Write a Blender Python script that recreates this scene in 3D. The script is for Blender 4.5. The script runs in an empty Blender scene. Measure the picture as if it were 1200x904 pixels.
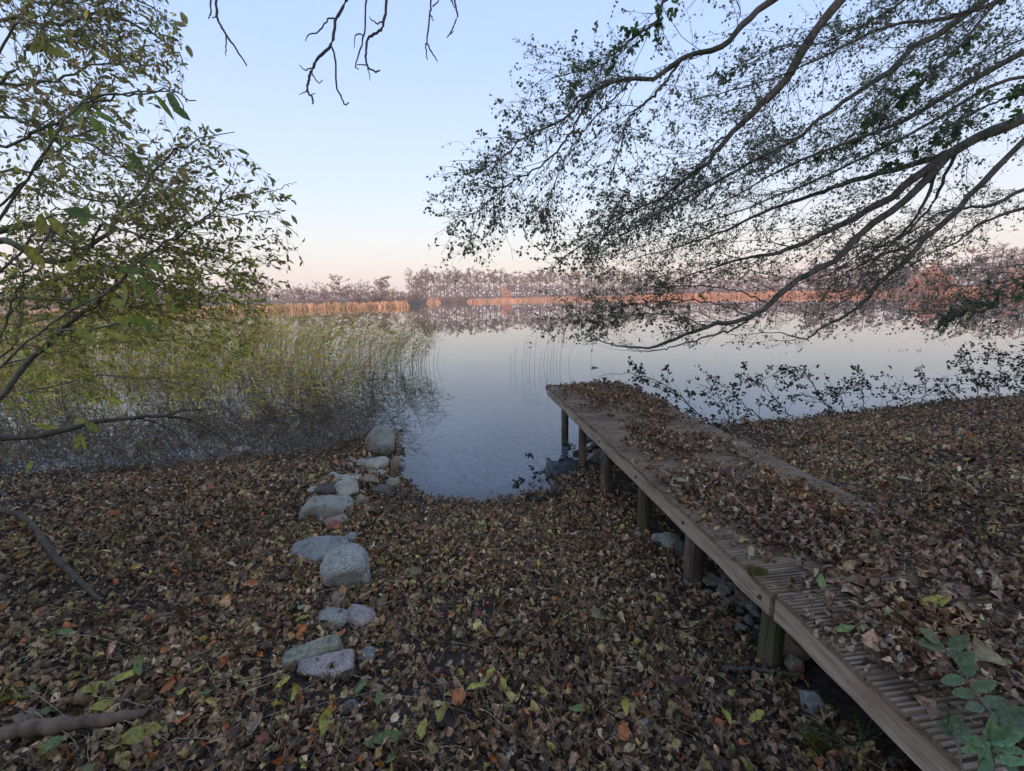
import bpy, math, random
import numpy as np
from mathutils import Matrix, Vector, noise as mn

random.seed(7)
rng = np.random.default_rng(7)
sc = bpy.context.scene
COL = sc.collection

# ------------------------------------------------------------------ camera
F = 540.0
CAMH = 1.87                       # eye height over the lake surface (z = 0)
PITCH = -math.atan(103 / F)
ROLL = -math.radians(1.27)
cam_d = bpy.data.cameras.new("camera")
cam = bpy.data.objects.new("camera", cam_d)
COL.objects.link(cam)
cam_d.sensor_fit = 'HORIZONTAL'
cam_d.sensor_width = 36
cam_d.lens = F / 1200 * 36
cam_d.clip_start = 0.05
cam_d.clip_end = 3000
M4 = Matrix.Translation((0, 0, CAMH)) @ Matrix.Rotation(math.pi / 2 + PITCH, 4, 'X') @ Matrix.Rotation(ROLL, 4, 'Z')
cam.matrix_world = M4
sc.camera = cam

# ------------------------------------------------------------------ sky and sun (low sun behind the camera)
SUN_EL = math.radians(4.5)
w = bpy.data.worlds.new("World")
sc.world = w
w.use_nodes = True
wt = w.node_tree
bg = wt.nodes['Background']
sky = wt.nodes.new('ShaderNodeTexSky')
sky.sky_type = 'NISHITA'
sky.sun_disc = False
sky.sun_elevation = SUN_EL
sky.sun_rotation = math.radians(180)
sky.altitude = 30
sky.air_density = 1.0
sky.dust_density = 1.2
sky.ozone_density = 1.0
# clear dusk sky: the physical sky blended with the pale peach to blue gradient of the hour
tcw = wt.nodes.new('ShaderNodeTexCoord')
sxw = wt.nodes.new('ShaderNodeSeparateXYZ')
wt.links.new(tcw.outputs['Generated'], sxw.inputs[0])
rw = wt.nodes.new('ShaderNodeValToRGB')
els = rw.color_ramp.elements
SKY = [(0.0, (1.44, 1.33, 1.34)), (.05, (1.47, 1.39, 1.38)), (.12, (1.38, 1.43, 1.54)), (.22, (1.14, 1.38, 1.84)), (.42, (.86, 1.18, 1.90)), (.65, (.70, 1.0, 1.80)), (1.0, (.66, .92, 1.65))]
while len(els) < len(SKY):
    els.new(.5)
for e_, (p_, c_) in zip(els, SKY):
    e_.position = p_
    e_.color = (*c_, 1)
wt.links.new(sxw.outputs['Z'], rw.inputs[0])
mxw = wt.nodes.new('ShaderNodeMix')
mxw.data_type = 'RGBA'
# towards the sun, behind the photographer, the physical glow keeps the upper hand
mrw = wt.nodes.new('ShaderNodeMapRange')
mrw.inputs['From Min'].default_value = -1
mrw.inputs['From Max'].default_value = .1
mrw.inputs['To Min'].default_value = .45
mrw.inputs['To Max'].default_value = .9
wt.links.new(sxw.outputs['Y'], mrw.inputs['Value'])
wt.links.new(mrw.outputs[0], mxw.inputs['Factor'])
wt.links.new(sky.outputs[0], mxw.inputs['A'])
wt.links.new(rw.outputs[0], mxw.inputs['B'])
wt.links.new(mxw.outputs['Result'], bg.inputs[0])
bg.inputs[1].default_value = 0.15
sun_d = bpy.data.lights.new("sun", 'SUN')
sun_d.energy = 2.9
sun_d.angle = math.radians(0.5)
sun_d.color = (1.0, 0.62, 0.44)
sun = bpy.data.objects.new("sun", sun_d)
COL.objects.link(sun)
sun.location = (0, -20, 15)
sun.rotation_euler = (math.pi / 2 - SUN_EL, 0, 0)     # shines towards +Y and slightly down
sc.view_settings.view_transform = 'Standard'
sc.view_settings.look = 'None'
sc.view_settings.exposure = 2.05
sc.view_settings.gamma = 1
sc.render.engine = 'CYCLES'
sc.cycles.use_denoising = True
sc.cycles.max_bounces = 7
sc.cycles.diffuse_bounces = 3
sc.cycles.glossy_bounces = 3
sc.cycles.transmission_bounces = 5
sc.cycles.volume_bounces = 0
sc.cycles.transparent_max_bounces = 6

# ------------------------------------------------------------------ small maths
MR = np.array(M4.to_3x3())
C0 = np.array([0, 0, CAMH])


def ray(x, y):
    return MR @ np.array([(x - 600) / F, -(y - 452) / F, -1.0])


def at(x, y, Z):
    return C0 + ray(x, y) * Z


def onz(x, y, z=0.0):
    d = ray(x, y)
    return C0 + d * ((z - CAMH) / d[2])


def norm(v):
    return v / (np.linalg.norm(v, axis=-1, keepdims=True) + 1e-9)


def hash_noise(x, y, s=1.0):
    """smooth value noise, vectorised"""
    x = np.asarray(x) * s
    y = np.asarray(y) * s
    xi = np.floor(x).astype(np.int64)
    yi = np.floor(y).astype(np.int64)
    fx = x - xi
    fy = y - yi
    fx = fx * fx * (3 - 2 * fx)
    fy = fy * fy * (3 - 2 * fy)

    def h(a, b):
        n = (a * 374761393 + b * 668265263) & 0xffffffff
        n = ((n ^ (n >> 13)) * 1274126177) & 0xffffffff
        return ((n ^ (n >> 16)) & 0xffff) / 65535.0
    return (h(xi, yi) * (1 - fx) + h(xi + 1, yi) * fx) * (1 - fy) + (h(xi, yi + 1) * (1 - fx) + h(xi + 1, yi + 1) * fx) * fy


# ------------------------------------------------------------------ tagging, linking
def tag(o, label=None, cat=None, group=None, kind=None):
    if label: o['label'] = label
    if cat: o['category'] = cat
    if group: o['group'] = group
    if kind: o['kind'] = kind
    return o


def empty(name, loc, label, cat, group=None):
    o = bpy.data.objects.new(name, None)
    COL.objects.link(o)
    o.location = loc
    o.empty_display_size = 0.1
    tag(o, label, cat, group)
    return o


def mesh_np(name, V, Fc, mat, parent=None, col=None, smooth=False, origin=None):
    """V (n,3); Fc (m,3|4) int; one mesh object"""
    V = np.asarray(V, dtype=np.float32)
    Fc = np.asarray(Fc, dtype=np.int32)
    if origin is not None:
        V = V - np.asarray(origin, dtype=np.float32)
    me = bpy.data.meshes.new(name)
    k = Fc.shape[1]
    me.vertices.add(len(V))
    me.vertices.foreach_set('co', V.ravel())
    me.loops.add(Fc.size)
    me.loops.foreach_set('vertex_index', Fc.ravel())
    me.polygons.add(len(Fc))
    me.polygons.foreach_set('loop_start', np.arange(len(Fc), dtype=np.int32) * k)
    if smooth:
        me.polygons.foreach_set('use_smooth', np.ones(len(Fc), dtype=bool))
    if col is not None:
        a = me.attributes.new('col', 'FLOAT_COLOR', 'POINT')
        c = np.ones((len(V), 4), dtype=np.float32)
        c[:, :3] = col
        a.data.foreach_set('color', c.ravel())
    me.update(calc_edges=True)
    me.materials.append(mat)
    o = bpy.data.objects.new(name, me)
    COL.objects.link(o)
    if origin is not None:
        o.location = origin
    if parent is not None:
        o.parent = parent
        if origin is None:
            o.location = (0, 0, 0)
    return o


def part_of(o, parent):
    """parent keeping the world position (parents here are unrotated and unscaled)"""
    o.parent = parent
    o.location = Vector(o.location) - Vector(parent.location)
    return o


class MB:
    """collects quads, verts and colours for one mesh"""

    def __init__(s):
        s.V, s.F, s.C, s.n = [], [], [], 0

    def add(s, V, Fc, col=(1, 1, 1)):
        V = np.asarray(V, dtype=np.float32).reshape(-1, 3)
        Fc = np.asarray(Fc, dtype=np.int64)
        if Fc.shape[1] == 3:
            Fc = np.concatenate([Fc, Fc[:, 2:3]], 1)       # kept as quads; repaired at build
        s.V.append(V)
        s.F.append(Fc + s.n)
        c = np.asarray(col, dtype=np.float32)
        if c.ndim == 1:
            c = np.tile(c, (len(V), 1))
        s.C.append(c)
        s.n += len(V)

    def build(s, name, mat, parent=None, smooth=False, origin=None):
        V = np.concatenate(s.V)
        Q = np.concatenate(s.F)
        C = np.concatenate(s.C)
        T = np.concatenate([Q[:, :3], Q[Q[:, 2] != Q[:, 3]][:, [0, 2, 3]]])
        o = mesh_np(name, V, T, mat, None, C, smooth, origin)
        if parent is not None:
            part_of(o, parent)
        return o


def tubes(P, R, sides=3):
    """P (N,K,3), R (N,K): vertices and quads of N tapered tubes"""
    N, K, _ = P.shape
    T = np.gradient(P, axis=1) if K > 2 else np.repeat(P[:, 1:] - P[:, :1], 2, axis=1)
    T = norm(T)
    up = np.where(np.abs(T[..., 2:3]) > 0.9, np.array([1.0, 0, 0]), np.array([0, 0, 1.0]))
    A = norm(np.cross(T, up))
    B = np.cross(T, A)
    a = np.arange(sides) / sides * 2 * math.pi
    V = P[:, :, None, :] + R[:, :, None, None] * (A[:, :, None, :] * np.cos(a)[:, None] + B[:, :, None, :] * np.sin(a)[:, None])
    idx = np.arange(N * K * sides).reshape(N, K, sides)
    nx = np.roll(idx, -1, axis=2)
    Q = np.stack([idx[:, :-1], nx[:, :-1], nx[:, 1:], idx[:, 1:]], -1).reshape(-1, 4)
    return V.reshape(-1, 3), Q


def smooth_path(pts, n):
    """Catmull-Rom through pts (m,d) resampled to n points"""
    p = np.asarray(pts, float)
    p = np.vstack([2 * p[0] - p[1], p, 2 * p[-1] - p[-2]])
    m = len(p) - 3
    out = []
    for t in np.linspace(0, m - 1e-6, n):
        i = int(t)
        f = t - i
        a, b, c, d = p[i:i + 4]
        out.append(0.5 * ((2 * b) + (-a + c) * f + (2 * a - 5 * b + 4 * c - d) * f * f + (-a + 3 * b - 3 * c + d) * f ** 3))
    return np.array(out)


# leaf shapes: rows of (u, half width); full = 12 triangles, small = 4
FULL = [(0, 0), (0.25, .36), (0.55, .5), (0.8, .33), (1.0, 0)]


def leaves(P, D, Nn, L, Wd, curl, fold, twist=None, small=False, rows=FULL):
    """P,D,Nn (N,3); L,Wd,curl,fold (N,) -> verts, quads/tris"""
    N = len(P)
    D = norm(D)
    S = norm(np.cross(Nn, D))
    U = np.cross(D, S)
    if small:
        us = np.array([0, .5, .5, .5, 1.0]) if False else np.array([0, .42, .42, .8, .8, 1.0])
        vs = np.array([0, .5, -.5, .32, -.32, 0])
        tri = np.array([[0, 1, 2], [1, 3, 4], [1, 4, 2], [3, 5, 4]])
    else:
        us, vs, ids = [0.0], [0.0], [[0, 0, 0]]
        for (u, h) in rows[1:-1]:
            b = len(us)
            us += [u] * 3
            vs += [h, 0, -h]
            ids.append([b, b + 1, b + 2])
        us.append(1.0)
        vs.append(0.0)
        e = len(us) - 1
        tri = [[0, 1, 2], [0, 2, 3]]
        for r in range(1, len(ids) - 1):
            a, b = ids[r], ids[r + 1]
            for k in (0, 1):
                tri += [[a[k], b[k], b[k + 1]], [a[k], b[k + 1], a[k + 1]]]
        l = ids[-1]
        tri += [[l[0], e, l[1]], [l[1], e, l[2]]]
        us, vs, tri = np.array(us), np.array(vs), np.array(tri)
    u = us[None, :]
    v = vs[None, :] * Wd[:, None]
    ca = np.where(np.abs(curl[:, None]) < 1e-2, 1e-2, curl[:, None])     # bends along its length
    ang = ca * u
    x = np.sin(ang) / ca
    z = (1 - np.cos(ang)) / ca + fold[:, None] * np.abs(v)
    if twist is not None:
        z = z + twist[:, None] * v * (u - .3)
    V = P[:, None, :] + L[:, None, None] * (x[..., None] * D[:, None, :] + v[..., None] * S[:, None, :] + z[..., None] * U[:, None, :])
    k = len(us)
    T = (tri[None] + (np.arange(N) * k)[:, None, None]).reshape(-1, 3)
    return V.reshape(-1, 3), T, k


def grow(P, R, n, t0, t1, length, ang, K=5, bias=(0, 0, 0), wander=.25, rfac=.6, rtip=.25, rmin=.0008, taper_len=.5, flat=1.0, rmax=1.0):
    """n children on random places of parent polylines; returns (n,K,3),(n,K)"""
    N, Kp, _ = P.shape
    plen = np.linalg.norm(np.diff(P, axis=1), axis=2).sum(1)
    pi = rng.choice(N, n, p=plen / plen.sum())
    t = rng.uniform(t0, t1, n)
    f = t * (Kp - 1)
    i = np.minimum(f.astype(int), Kp - 2)
    fr = (f - i)[:, None]
    a, b = P[pi, i], P[pi, i + 1]
    start = a * (1 - fr) + b * fr
    r0 = R[pi, i] * (1 - fr[:, 0]) + R[pi, i + 1] * fr[:, 0]
    T = norm(b - a)
    rnd = norm(rng.normal(size=(n, 3)) * np.array([1, 1, flat]))
    per = norm(rnd - (rnd * T).sum(1, keepdims=True) * T)
    an = rng.uniform(ang[0], ang[1], n)[:, None]
    d = norm(T * np.cos(an) + per * np.sin(an) + np.asarray(bias) * rng.uniform(.5, 1.5, (n, 1)))
    ln = rng.uniform(length[0], length[1], n) * (1 - taper_len * t)
    out = [start]
    cur = start
    for k in range(1, K):
        d = norm(d + rng.normal(size=(n, 3)) * wander + np.asarray(bias) * .35)
        cur = cur + d * (ln / (K - 1))[:, None]
        out.append(cur)
    Pc = np.stack(out, 1)
    rr = np.clip(r0 * rfac, rmin, rmax)
    Rc = rr[:, None] * np.linspace(1, rtip, K)[None]
    return Pc, np.maximum(Rc, rmin * .6)


def points_on(P, n, t0=0.0, t1=1.0):
    N, K, _ = P.shape
    pi = rng.integers(0, N, n)
    f = rng.uniform(t0, t1, n) * (K - 1)
    i = np.minimum(f.astype(int), K - 2)
    fr = (f - i)[:, None]
    a, b = P[pi, i], P[pi, i + 1]
    return a * (1 - fr) + b * fr, norm(b - a)


def palette(n, cols, wts, jit=.25):
    cols = np.array(cols)
    wts = np.array(wts, float)
    c = cols[rng.choice(len(cols), n, p=wts / wts.sum())]
    c = c * rng.uniform(1 - jit, 1 + jit, (n, 1)) * rng.uniform(1 - jit * .3, 1 + jit * .3, (n, 3))
    return c


# ------------------------------------------------------------------ materials
def mat(name):
    m = bpy.data.materials.new(name)
    m.use_nodes = True
    return m, m.node_tree, m.node_tree.nodes['Principled BSDF']


def nd(t, kind, **k):
    n = t.nodes.new(kind)
    for a, b in k.items():
        if hasattr(n, a):
            setattr(n, a, b)
        else:
            n.inputs[a.replace('_', ' ')].default_value = b
    return n


def ramp(t, fac, stops):
    r = t.nodes.new('ShaderNodeValToRGB')
    e = r.color_ramp.elements
    while len(e) < len(stops):
        e.new(0.5)
    for el, (p, c) in zip(e, stops):
        el.position = p
        el.color = (*c, 1)
    t.links.new(fac, r.inputs[0])
    return r.outputs[0]


def coords(t, scale=(1, 1, 1), what='Object'):
    tc = t.nodes.new('ShaderNodeTexCoord')
    mp = t.nodes.new('ShaderNodeMapping')
    mp.inputs['Scale'].default_value = scale
    t.links.new(tc.outputs[what], mp.inputs[0])
    return mp.outputs[0]


def noise_tex(t, vec, scale, detail=5, rough=.6):
    n = t.nodes.new('ShaderNodeTexNoise')
    n.inputs['Scale'].default_value = scale
    n.inputs['Detail'].default_value = detail
    n.inputs['Roughness'].default_value = rough
    t.links.new(vec, n.inputs['Vector'])
    return n.outputs[0]


def bump(t, h, b, strength=.5, dist=.01):
    n = t.nodes.new('ShaderNodeBump')
    n.inputs['Strength'].default_value = strength
    n.inputs['Distance'].default_value = dist
    t.links.new(h, n.inputs['Height'])
    t.links.new(n.outputs[0], b.inputs['Normal'])
    return n


def mul_attr(t, b, out, amount=1.0):
    """base colour = out * attribute col"""
    at_ = t.nodes.new('ShaderNodeAttribute')
    at_.attribute_name = 'col'
    mx = t.nodes.new('ShaderNodeMix')
    mx.data_type = 'RGBA'
    mx.blend_type = 'MULTIPLY'
    mx.inputs['Factor'].default_value = amount
    t.links.new(out, mx.inputs['A'])
    t.links.new(at_.outputs['Color'], mx.inputs['B'])
    t.links.new(mx.outputs['Result'], b.inputs['Base Color'])
    return mx.outputs['Result']


def leaf_mat(name, trans=.35, rough=.6, nscale=30):
    m, t, b = mat(name)
    v = coords(t)
    n = noise_tex(t, v, nscale, 3)
    c = ramp(t, n, [(.3, (.48, .46, .44)), (.48, (.95, .95, .95)), (.7, (1.4, 1.34, 1.22))])
    out = mul_attr(t, b, c)
    b.inputs['Roughness'].default_value = rough
    b.inputs['Specular IOR Level'].default_value = .35
    tr = t.nodes.new('ShaderNodeBsdfTranslucent')
    t.links.new(out, tr.inputs[0])
    mx = t.nodes.new('ShaderNodeMixShader')
    mx.inputs[0].default_value = trans
    t.links.new(b.outputs[0], mx.inputs[1])
    t.links.new(tr.outputs[0], mx.inputs[2])
    t.links.new(mx.outputs[0], t.nodes['Material Output'].inputs[0])
    return m


def bark_mat(name, c1, c2, scale=18, stretch=(1, 1, .25), rough=.9, strength=.6, moss=None):
    m, t, b = mat(name)
    v = coords(t, stretch)
    n = noise_tex(t, v, scale, 6, .65)
    c = ramp(t, n, [(.32, c1), (.68, c2)])
    if moss:
        n2 = noise_tex(t, coords(t), 5, 4)
        f = ramp(t, n2, [(.5, (0, 0, 0)), (.62, (1, 1, 1))])
        mx = t.nodes.new('ShaderNodeMix')
        mx.data_type = 'RGBA'
        t.links.new(f, mx.inputs['Factor'])
        t.links.new(c, mx.inputs['A'])
        mx.inputs['B'].default_value = (*moss, 1)
        c = mx.outputs['Result']
    t.links.new(c, b.inputs['Base Color'])
    b.inputs['Roughness'].default_value = rough
    b.inputs['Specular IOR Level'].default_value = .25
    bump(t, n, b, strength, .01)
    return m


M_LITTER = leaf_mat("litter_leaf", .12, .42, 70)
M_LEAF = leaf_mat("tree_leaf", .6, .5, 60)
M_REED = leaf_mat("reed_leaf", .5, .6, 20)
M_FAR = leaf_mat("far_foliage", .25, .9, .4)
M_BARK = bark_mat("alder_bark", (.05, .045, .04), (.18, .15, .13), 22, moss=(.05, .065, .035))
M_TWIG = bark_mat("twig_bark", (.06, .048, .045), (.14, .11, .10), 30)
M_WILLOW = bark_mat("willow_bark", (.09, .09, .06), (.24, .22, .16), 20, moss=(.10, .12, .06))
M_STICK = bark_mat("stick_bark", (.035, .028, .022), (.12, .095, .07), 26, moss=(.09, .09, .055))
M_LOG = bark_mat("log_bark", (.06, .043, .03), (.22, .155, .105), 14)
M_STRAW = bark_mat("dry_stalk", (.22, .17, .11), (.42, .34, .22), 40)


def ground_mat():
    m, t, b = mat("forest_floor")
    v = coords(t)
    n = noise_tex(t, v, 9, 8, .7)
    c = ramp(t, n, [(.3, (.022, .017, .013)), (.5, (.05, .038, .028)), (.72, (.085, .065, .048))])
    vo = t.nodes.new('ShaderNodeTexVoronoi')
    vo.inputs['Scale'].default_value = 22
    t.links.new(v, vo.inputs['Vector'])
    # below the waterline: grey brown silt with small pebbles
    sx = t.nodes.new('ShaderNodeSeparateXYZ')
    t.links.new(v, sx.inputs[0])
    mr = t.nodes.new('ShaderNodeMapRange')
    mr.inputs['From Min'].default_value = .02
    mr.inputs['From Max'].default_value = -.05
    t.links.new(sx.outputs['Z'], mr.inputs['Value'])
    n3 = noise_tex(t, v, 14, 3, .6)
    silt = ramp(t, n3, [(.35, (.17, .18, .19)), (.55, (.23, .24, .25)), (.72, (.33, .34, .34))])
    mx = t.nodes.new('ShaderNodeMix')
    mx.data_type = 'RGBA'
    t.links.new(mr.outputs[0], mx.inputs['Factor'])
    t.links.new(c, mx.inputs['A'])
    # silt darkens with depth, light lost in murky water put into its colour
    mr2 = t.nodes.new('ShaderNodeMapRange')
    mr2.inputs['From Min'].default_value = -.10
    mr2.inputs['From Max'].default_value = -.42
    t.links.new(sx.outputs['Z'], mr2.inputs['Value'])
    md = t.nodes.new('ShaderNodeMix')
    md.data_type = 'RGBA'
    t.links.new(mr2.outputs[0], md.inputs['Factor'])
    t.links.new(silt, md.inputs['A'])
    md.inputs['B'].default_value = (.06, .07, .075, 1)
    t.links.new(md.outputs['Result'], mx.inputs['B'])
    t.links.new(mx.outputs['Result'], b.inputs['Base Color'])
    b.inputs['Roughness'].default_value = .95
    b.inputs['Specular IOR Level'].default_value = .2
    bump(t, vo.outputs['Distance'], b, .8, .02)
    return m


def water_mat():
    m, t, b = mat("lake_water")
    b.inputs['Base Color'].default_value = (.76, .87, .96, 1)
    b.inputs['Transmission Weight'].default_value = 1
    b.inputs['Roughness'].default_value = 0.0
    b.inputs['IOR'].default_value = 1.333
    v = coords(t, (1, .45, 1))
    n = noise_tex(t, v, 2.2, 3, .5)
    bump(t, n, b, .01, .004)
    return m


def stone_mat(name, base, dark, spk=60, amt=.5, tint=None):
    base = tuple(q * f for q, f in zip(base, (.80, .75, .64)))
    dark = tuple(q * f for q, f in zip(dark, (.70, .66, .56)))
    m, t, b = mat(name)
    v = coords(t)
    n = noise_tex(t, v, 9, 8, .7)
    n2 = noise_tex(t, v, spk * 2.2, 2, .8)
    c = ramp(t, n, [(.34, dark), (.46, base), (.60, tuple(q * 1.15 for q in base)), (.68, dark)])
    s = ramp(t, n2, [(.38, (1 - amt,) * 3), (.5, (1, 1, 1)), (.66, (1 + amt * .7,) * 3)])
    mx = t.nodes.new('ShaderNodeMix')
    mx.data_type = 'RGBA'
    mx.blend_type = 'MULTIPLY'
    mx.inputs['Factor'].default_value = 1
    t.links.new(c, mx.inputs['A'])
    t.links.new(s, mx.inputs['B'])
    o = mx.outputs['Result']
    if tint:
        n4 = noise_tex(t, v, 5, 3)
        f = ramp(t, n4, [(.48, (0, 0, 0)), (.56, (1, 1, 1))])
        m2 = t.nodes.new('ShaderNodeMix')
        m2.data_type = 'RGBA'
        t.links.new(f, m2.inputs['Factor'])
        t.links.new(o, m2.inputs['A'])
        m2.inputs['B'].default_value = (*tint, 1)
        o = m2.outputs['Result']
    t.links.new(o, b.inputs['Base Color'])
    b.inputs['Roughness'].default_value = .85
    b.inputs['Specular IOR Level'].default_value = .3
    bump(t, n, b, .9, .02)
    return m


def wood_mat(name, c1, c2, moss=None, axis=0, stain=None):      # axis: direction of the grain
    m, t, b = mat(name)
    sc_ = [14, 14, 14]
    sc_[axis] = 1.2
    tc = t.nodes.new('ShaderNodeTexCoord')
    oi = t.nodes.new('ShaderNodeObjectInfo')
    ad = t.nodes.new('ShaderNodeVectorMath')
    ad.operation = 'ADD'
    sc2 = t.nodes.new('ShaderNodeMath')
    sc2.operation = 'MULTIPLY'
    sc2.inputs[1].default_value = 17.0
    t.links.new(oi.outputs['Random'], sc2.inputs[0])
    t.links.new(tc.outputs['Object'], ad.inputs[0])
    t.links.new(sc2.outputs[0], ad.inputs[1])
    mp = t.nodes.new('ShaderNodeMapping')
    mp.inputs['Scale'].default_value = sc_
    t.links.new(ad.outputs[0], mp.inputs[0])
    n = noise_tex(t, mp.outputs[0], 3.5, 7, .7)
    c = ramp(t, n, [(.3, c1), (.7, c2)])
    mp2 = t.nodes.new('ShaderNodeMapping')
    t.links.new(ad.outputs[0], mp2.inputs[0])
    n2 = noise_tex(t, mp2.outputs[0], 3, 5, .6)
    f = ramp(t, n2, [(.45, (0, 0, 0)), (.7, (1, 1, 1))])
    mx = t.nodes.new('ShaderNodeMix')
    mx.data_type = 'RGBA'
    t.links.new(f, mx.inputs['Factor'])
    t.links.new(c, mx.inputs['A'])
    mx.inputs['B'].default_value = (*(moss or stain or c1), 1)
    sc3 = [60, 60, 60]
    sc3[axis] = 1.6
    mp3 = t.nodes.new('ShaderNodeMapping')
    mp3.inputs['Scale'].default_value = sc3
    t.links.new(ad.outputs[0], mp3.inputs[0])
    n3 = noise_tex(t, mp3.outputs[0], 1.4, 4, .7)
    crk = ramp(t, n3, [(.34, (.42, .40, .37)), (.45, (1, 1, 1)), (.64, (1.18, 1.16, 1.14))])
    m3 = t.nodes.new('ShaderNodeMix')
    m3.data_type = 'RGBA'
    m3.blend_type = 'MULTIPLY'
    m3.inputs['Factor'].default_value = 1
    t.links.new(mx.outputs['Result'], m3.inputs['A'])
    t.links.new(crk, m3.inputs['B'])
    t.links.new(m3.outputs['Result'], b.inputs['Base Color'])
    n = n3
    b.inputs['Roughness'].default_value = .8
    b.inputs['Specular IOR Level'].default_value = .3
    bump(t, n, b, .5, .004)
    return m


M_GROUND = ground_mat()
M_WATER = water_mat()
M_BOARD = wood_mat("jetty_board_wood", (.15, .11, .07), (.29, .22, .15), axis=1, stain=(.10, .072, .045))
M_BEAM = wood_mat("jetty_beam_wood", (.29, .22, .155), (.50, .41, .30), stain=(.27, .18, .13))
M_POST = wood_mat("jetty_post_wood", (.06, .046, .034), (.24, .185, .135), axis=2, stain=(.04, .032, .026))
M_POSTM = wood_mat("mossy_post_wood", (.05, .045, .025), (.16, .14, .08), axis=2, moss=(.09, .10, .03))
M_METAL, _t, _b = mat("rusty_bolt")
_b.inputs['Base Color'].default_value = (.06, .04, .03, 1)
_b.inputs['Roughness'].default_value = .7
ST = {
    'grey': stone_mat("grey_stone", (.36, .37, .36), (.17, .175, .17)),
    'pale': stone_mat("pale_stone", (.46, .46, .43), (.30, .30, .28), 40, .25),
    'granite': stone_mat("granite_stone", (.42, .44, .44), (.22, .23, .23), 70, .8),
    'dark': stone_mat("dark_stone", (.10, .085, .08), (.045, .04, .038), 30, .3),
    'slate': stone_mat("blue_grey_stone", (.29, .31, .33), (.16, .17, .185), 25, .25),
    'tan': stone_mat("tan_stone", (.33, .27, .21), (.16, .12, .09), 50, .4),
    'red': stone_mat("reddish_stone", (.38, .33, .28), (.24, .21, .18), 50, .4, tint=(.26, .12, .10)),
    'lilac': stone_mat("lilac_granite", (.42, .37, .39), (.28, .24, .255), 80, .6),
    'green': stone_mat("greenish_stone", (.31, .32, .26), (.15, .16, .12), 30, .35),
    'wet': stone_mat("wet_dark_stone", (.14, .14, .13), (.05, .05, .05), 40, .5),
}

# ------------------------------------------------------------------ the terrain
SH = [(-100, 570), (0, 562), (100, 552), (200, 547), (300, 537), (380, 531), (425, 512), (462, 504), (469, 540), (473, 572), (492, 583),
      (525, 589), (590, 589), (640, 577), (665, 557), (690, 546), (720, 531), (800, 505), (870, 496), (950, 490), (1000, 484), (1100, 471), (1200, 463)]
shp = np.array([onz(x, y)[:2] for x, y in SH])
shp = np.vstack([[-700, -40], [-120, -10], [-30, -1.0], [-12, 3.4], shp, [12.5, 8.6], [20, 11], [60, 22], [160, 45], [700, 90]])
FSP = [(-900, 372), (-200, 366), (100, 363), (300, 361), (480, 359.3), (488, 357.5), (500, 355.6), (560, 353.8), (600, 352.8), (680, 351.2), (730, 349.4), (800, 348.6), (900, 347.5),
       (1000, 346), (1100, 344.2), (1200, 342.6), (1500, 338.5), (2000, 331)]
fsp = np.array([onz(x, y)[:2] for x, y in FSP])
shx = shp[:, 0]


def seg_dist(x, y, pl):
    best = np.full(x.shape, 1e9)
    for a, b in zip(pl[:-1], pl[1:]):
        dx, dy = b - a
        t = np.clip(((x - a[0]) * dx + (y - a[1]) * dy) / (dx * dx + dy * dy), 0, 1)
        best = np.minimum(best, np.hypot(x - a[0] - t * dx, y - a[1] - t * dy))
    return best


def shore_d(x, y):
    x = np.asarray(x, float)
    y = np.asarray(y, float)
    return seg_dist(x, y, shp) * np.where(y < np.interp(x, shp[:, 0], shp[:, 1]), 1, -1)


def far_side(x, y):
    """signed distance past the far shoreline, by bearing"""
    bx = x / np.maximum(y, 1e-3)
    fr = np.hypot(fsp[:, 0], fsp[:, 1])
    r = np.interp(bx, fsp[:, 0] / fsp[:, 1], fr)
    return np.where(y > 20, np.hypot(x, y) - r, -100)


def height(x, y):
    x = np.asarray(x, float)
    y = np.asarray(y, float)
    d = shore_d(x, y)
    land = .60 * (1 - np.exp(-(np.maximum(d, 0) / 3.1) ** 1.25)) + (hash_noise(x + 50, y + 50, 1.7) - .5) * .09 * np.clip(d * 1.5, 0, 1) \
        + (hash_noise(x + 9, y + 31, 5.0) - .5) * .035 * np.clip(d * 3, 0, 1)
    uj, vj = (x - .49) * .124 - (y - 6.52) * .992, (x - .49) * .992 + (y - 6.52) * .124
    band = np.clip((vj + .7) / .6, 0, 1) * np.clip((1.25 - vj) / .2, 0, 1) * np.clip((uj - 1.2) / .6, 0, 1) * np.clip((6.5 - uj) / 1.5, 0, 1)
    land = land * (1 - .40 * band) + .12 * np.clip((vj - 1.15) / .25, 0, 1) * np.clip(d / 2.5, 0, 1) * np.clip((uj - 2.9) / 1.2, 0, 1) * (y > -3)
    # unseen bare slope added behind the photographer to block the low sun
    back = np.clip((-y - 5) / 22, 0, 1)
    land = land + 9.5 * back * back * (3 - 2 * back) * np.clip(d / 8, 0, 1)
    bed = -np.minimum(.10 * np.maximum(-d, 0) + .02 * np.maximum(-d, 0) ** 1.5, 2.5) - .0
    h = np.where(d > 0, land, bed)
    fs = far_side(x, y)
    farh = np.clip(.05 * fs, 0, 1.2) + np.clip((fs - 60) * .01, 0, 4)
    h = np.where(fs > 0, farh, np.where((y > 20) & (fs > -15), np.maximum(h, .13 * fs), h))
    return h


def axis_grid(lo, hi, flo, fhi, step, growf=1.16):
    a = list(np.arange(flo, fhi + 1e-6, step))
    s, v = step, flo
    left = []
    while v > lo:
        s = min(s * growf, 14)
        v -= s
        left.append(v)
    s, v = step, fhi
    right = []
    while v < hi:
        s = min(s * growf, 14)
        v += s
        right.append(v)
    return np.array(left[::-1] + a + right)


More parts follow.
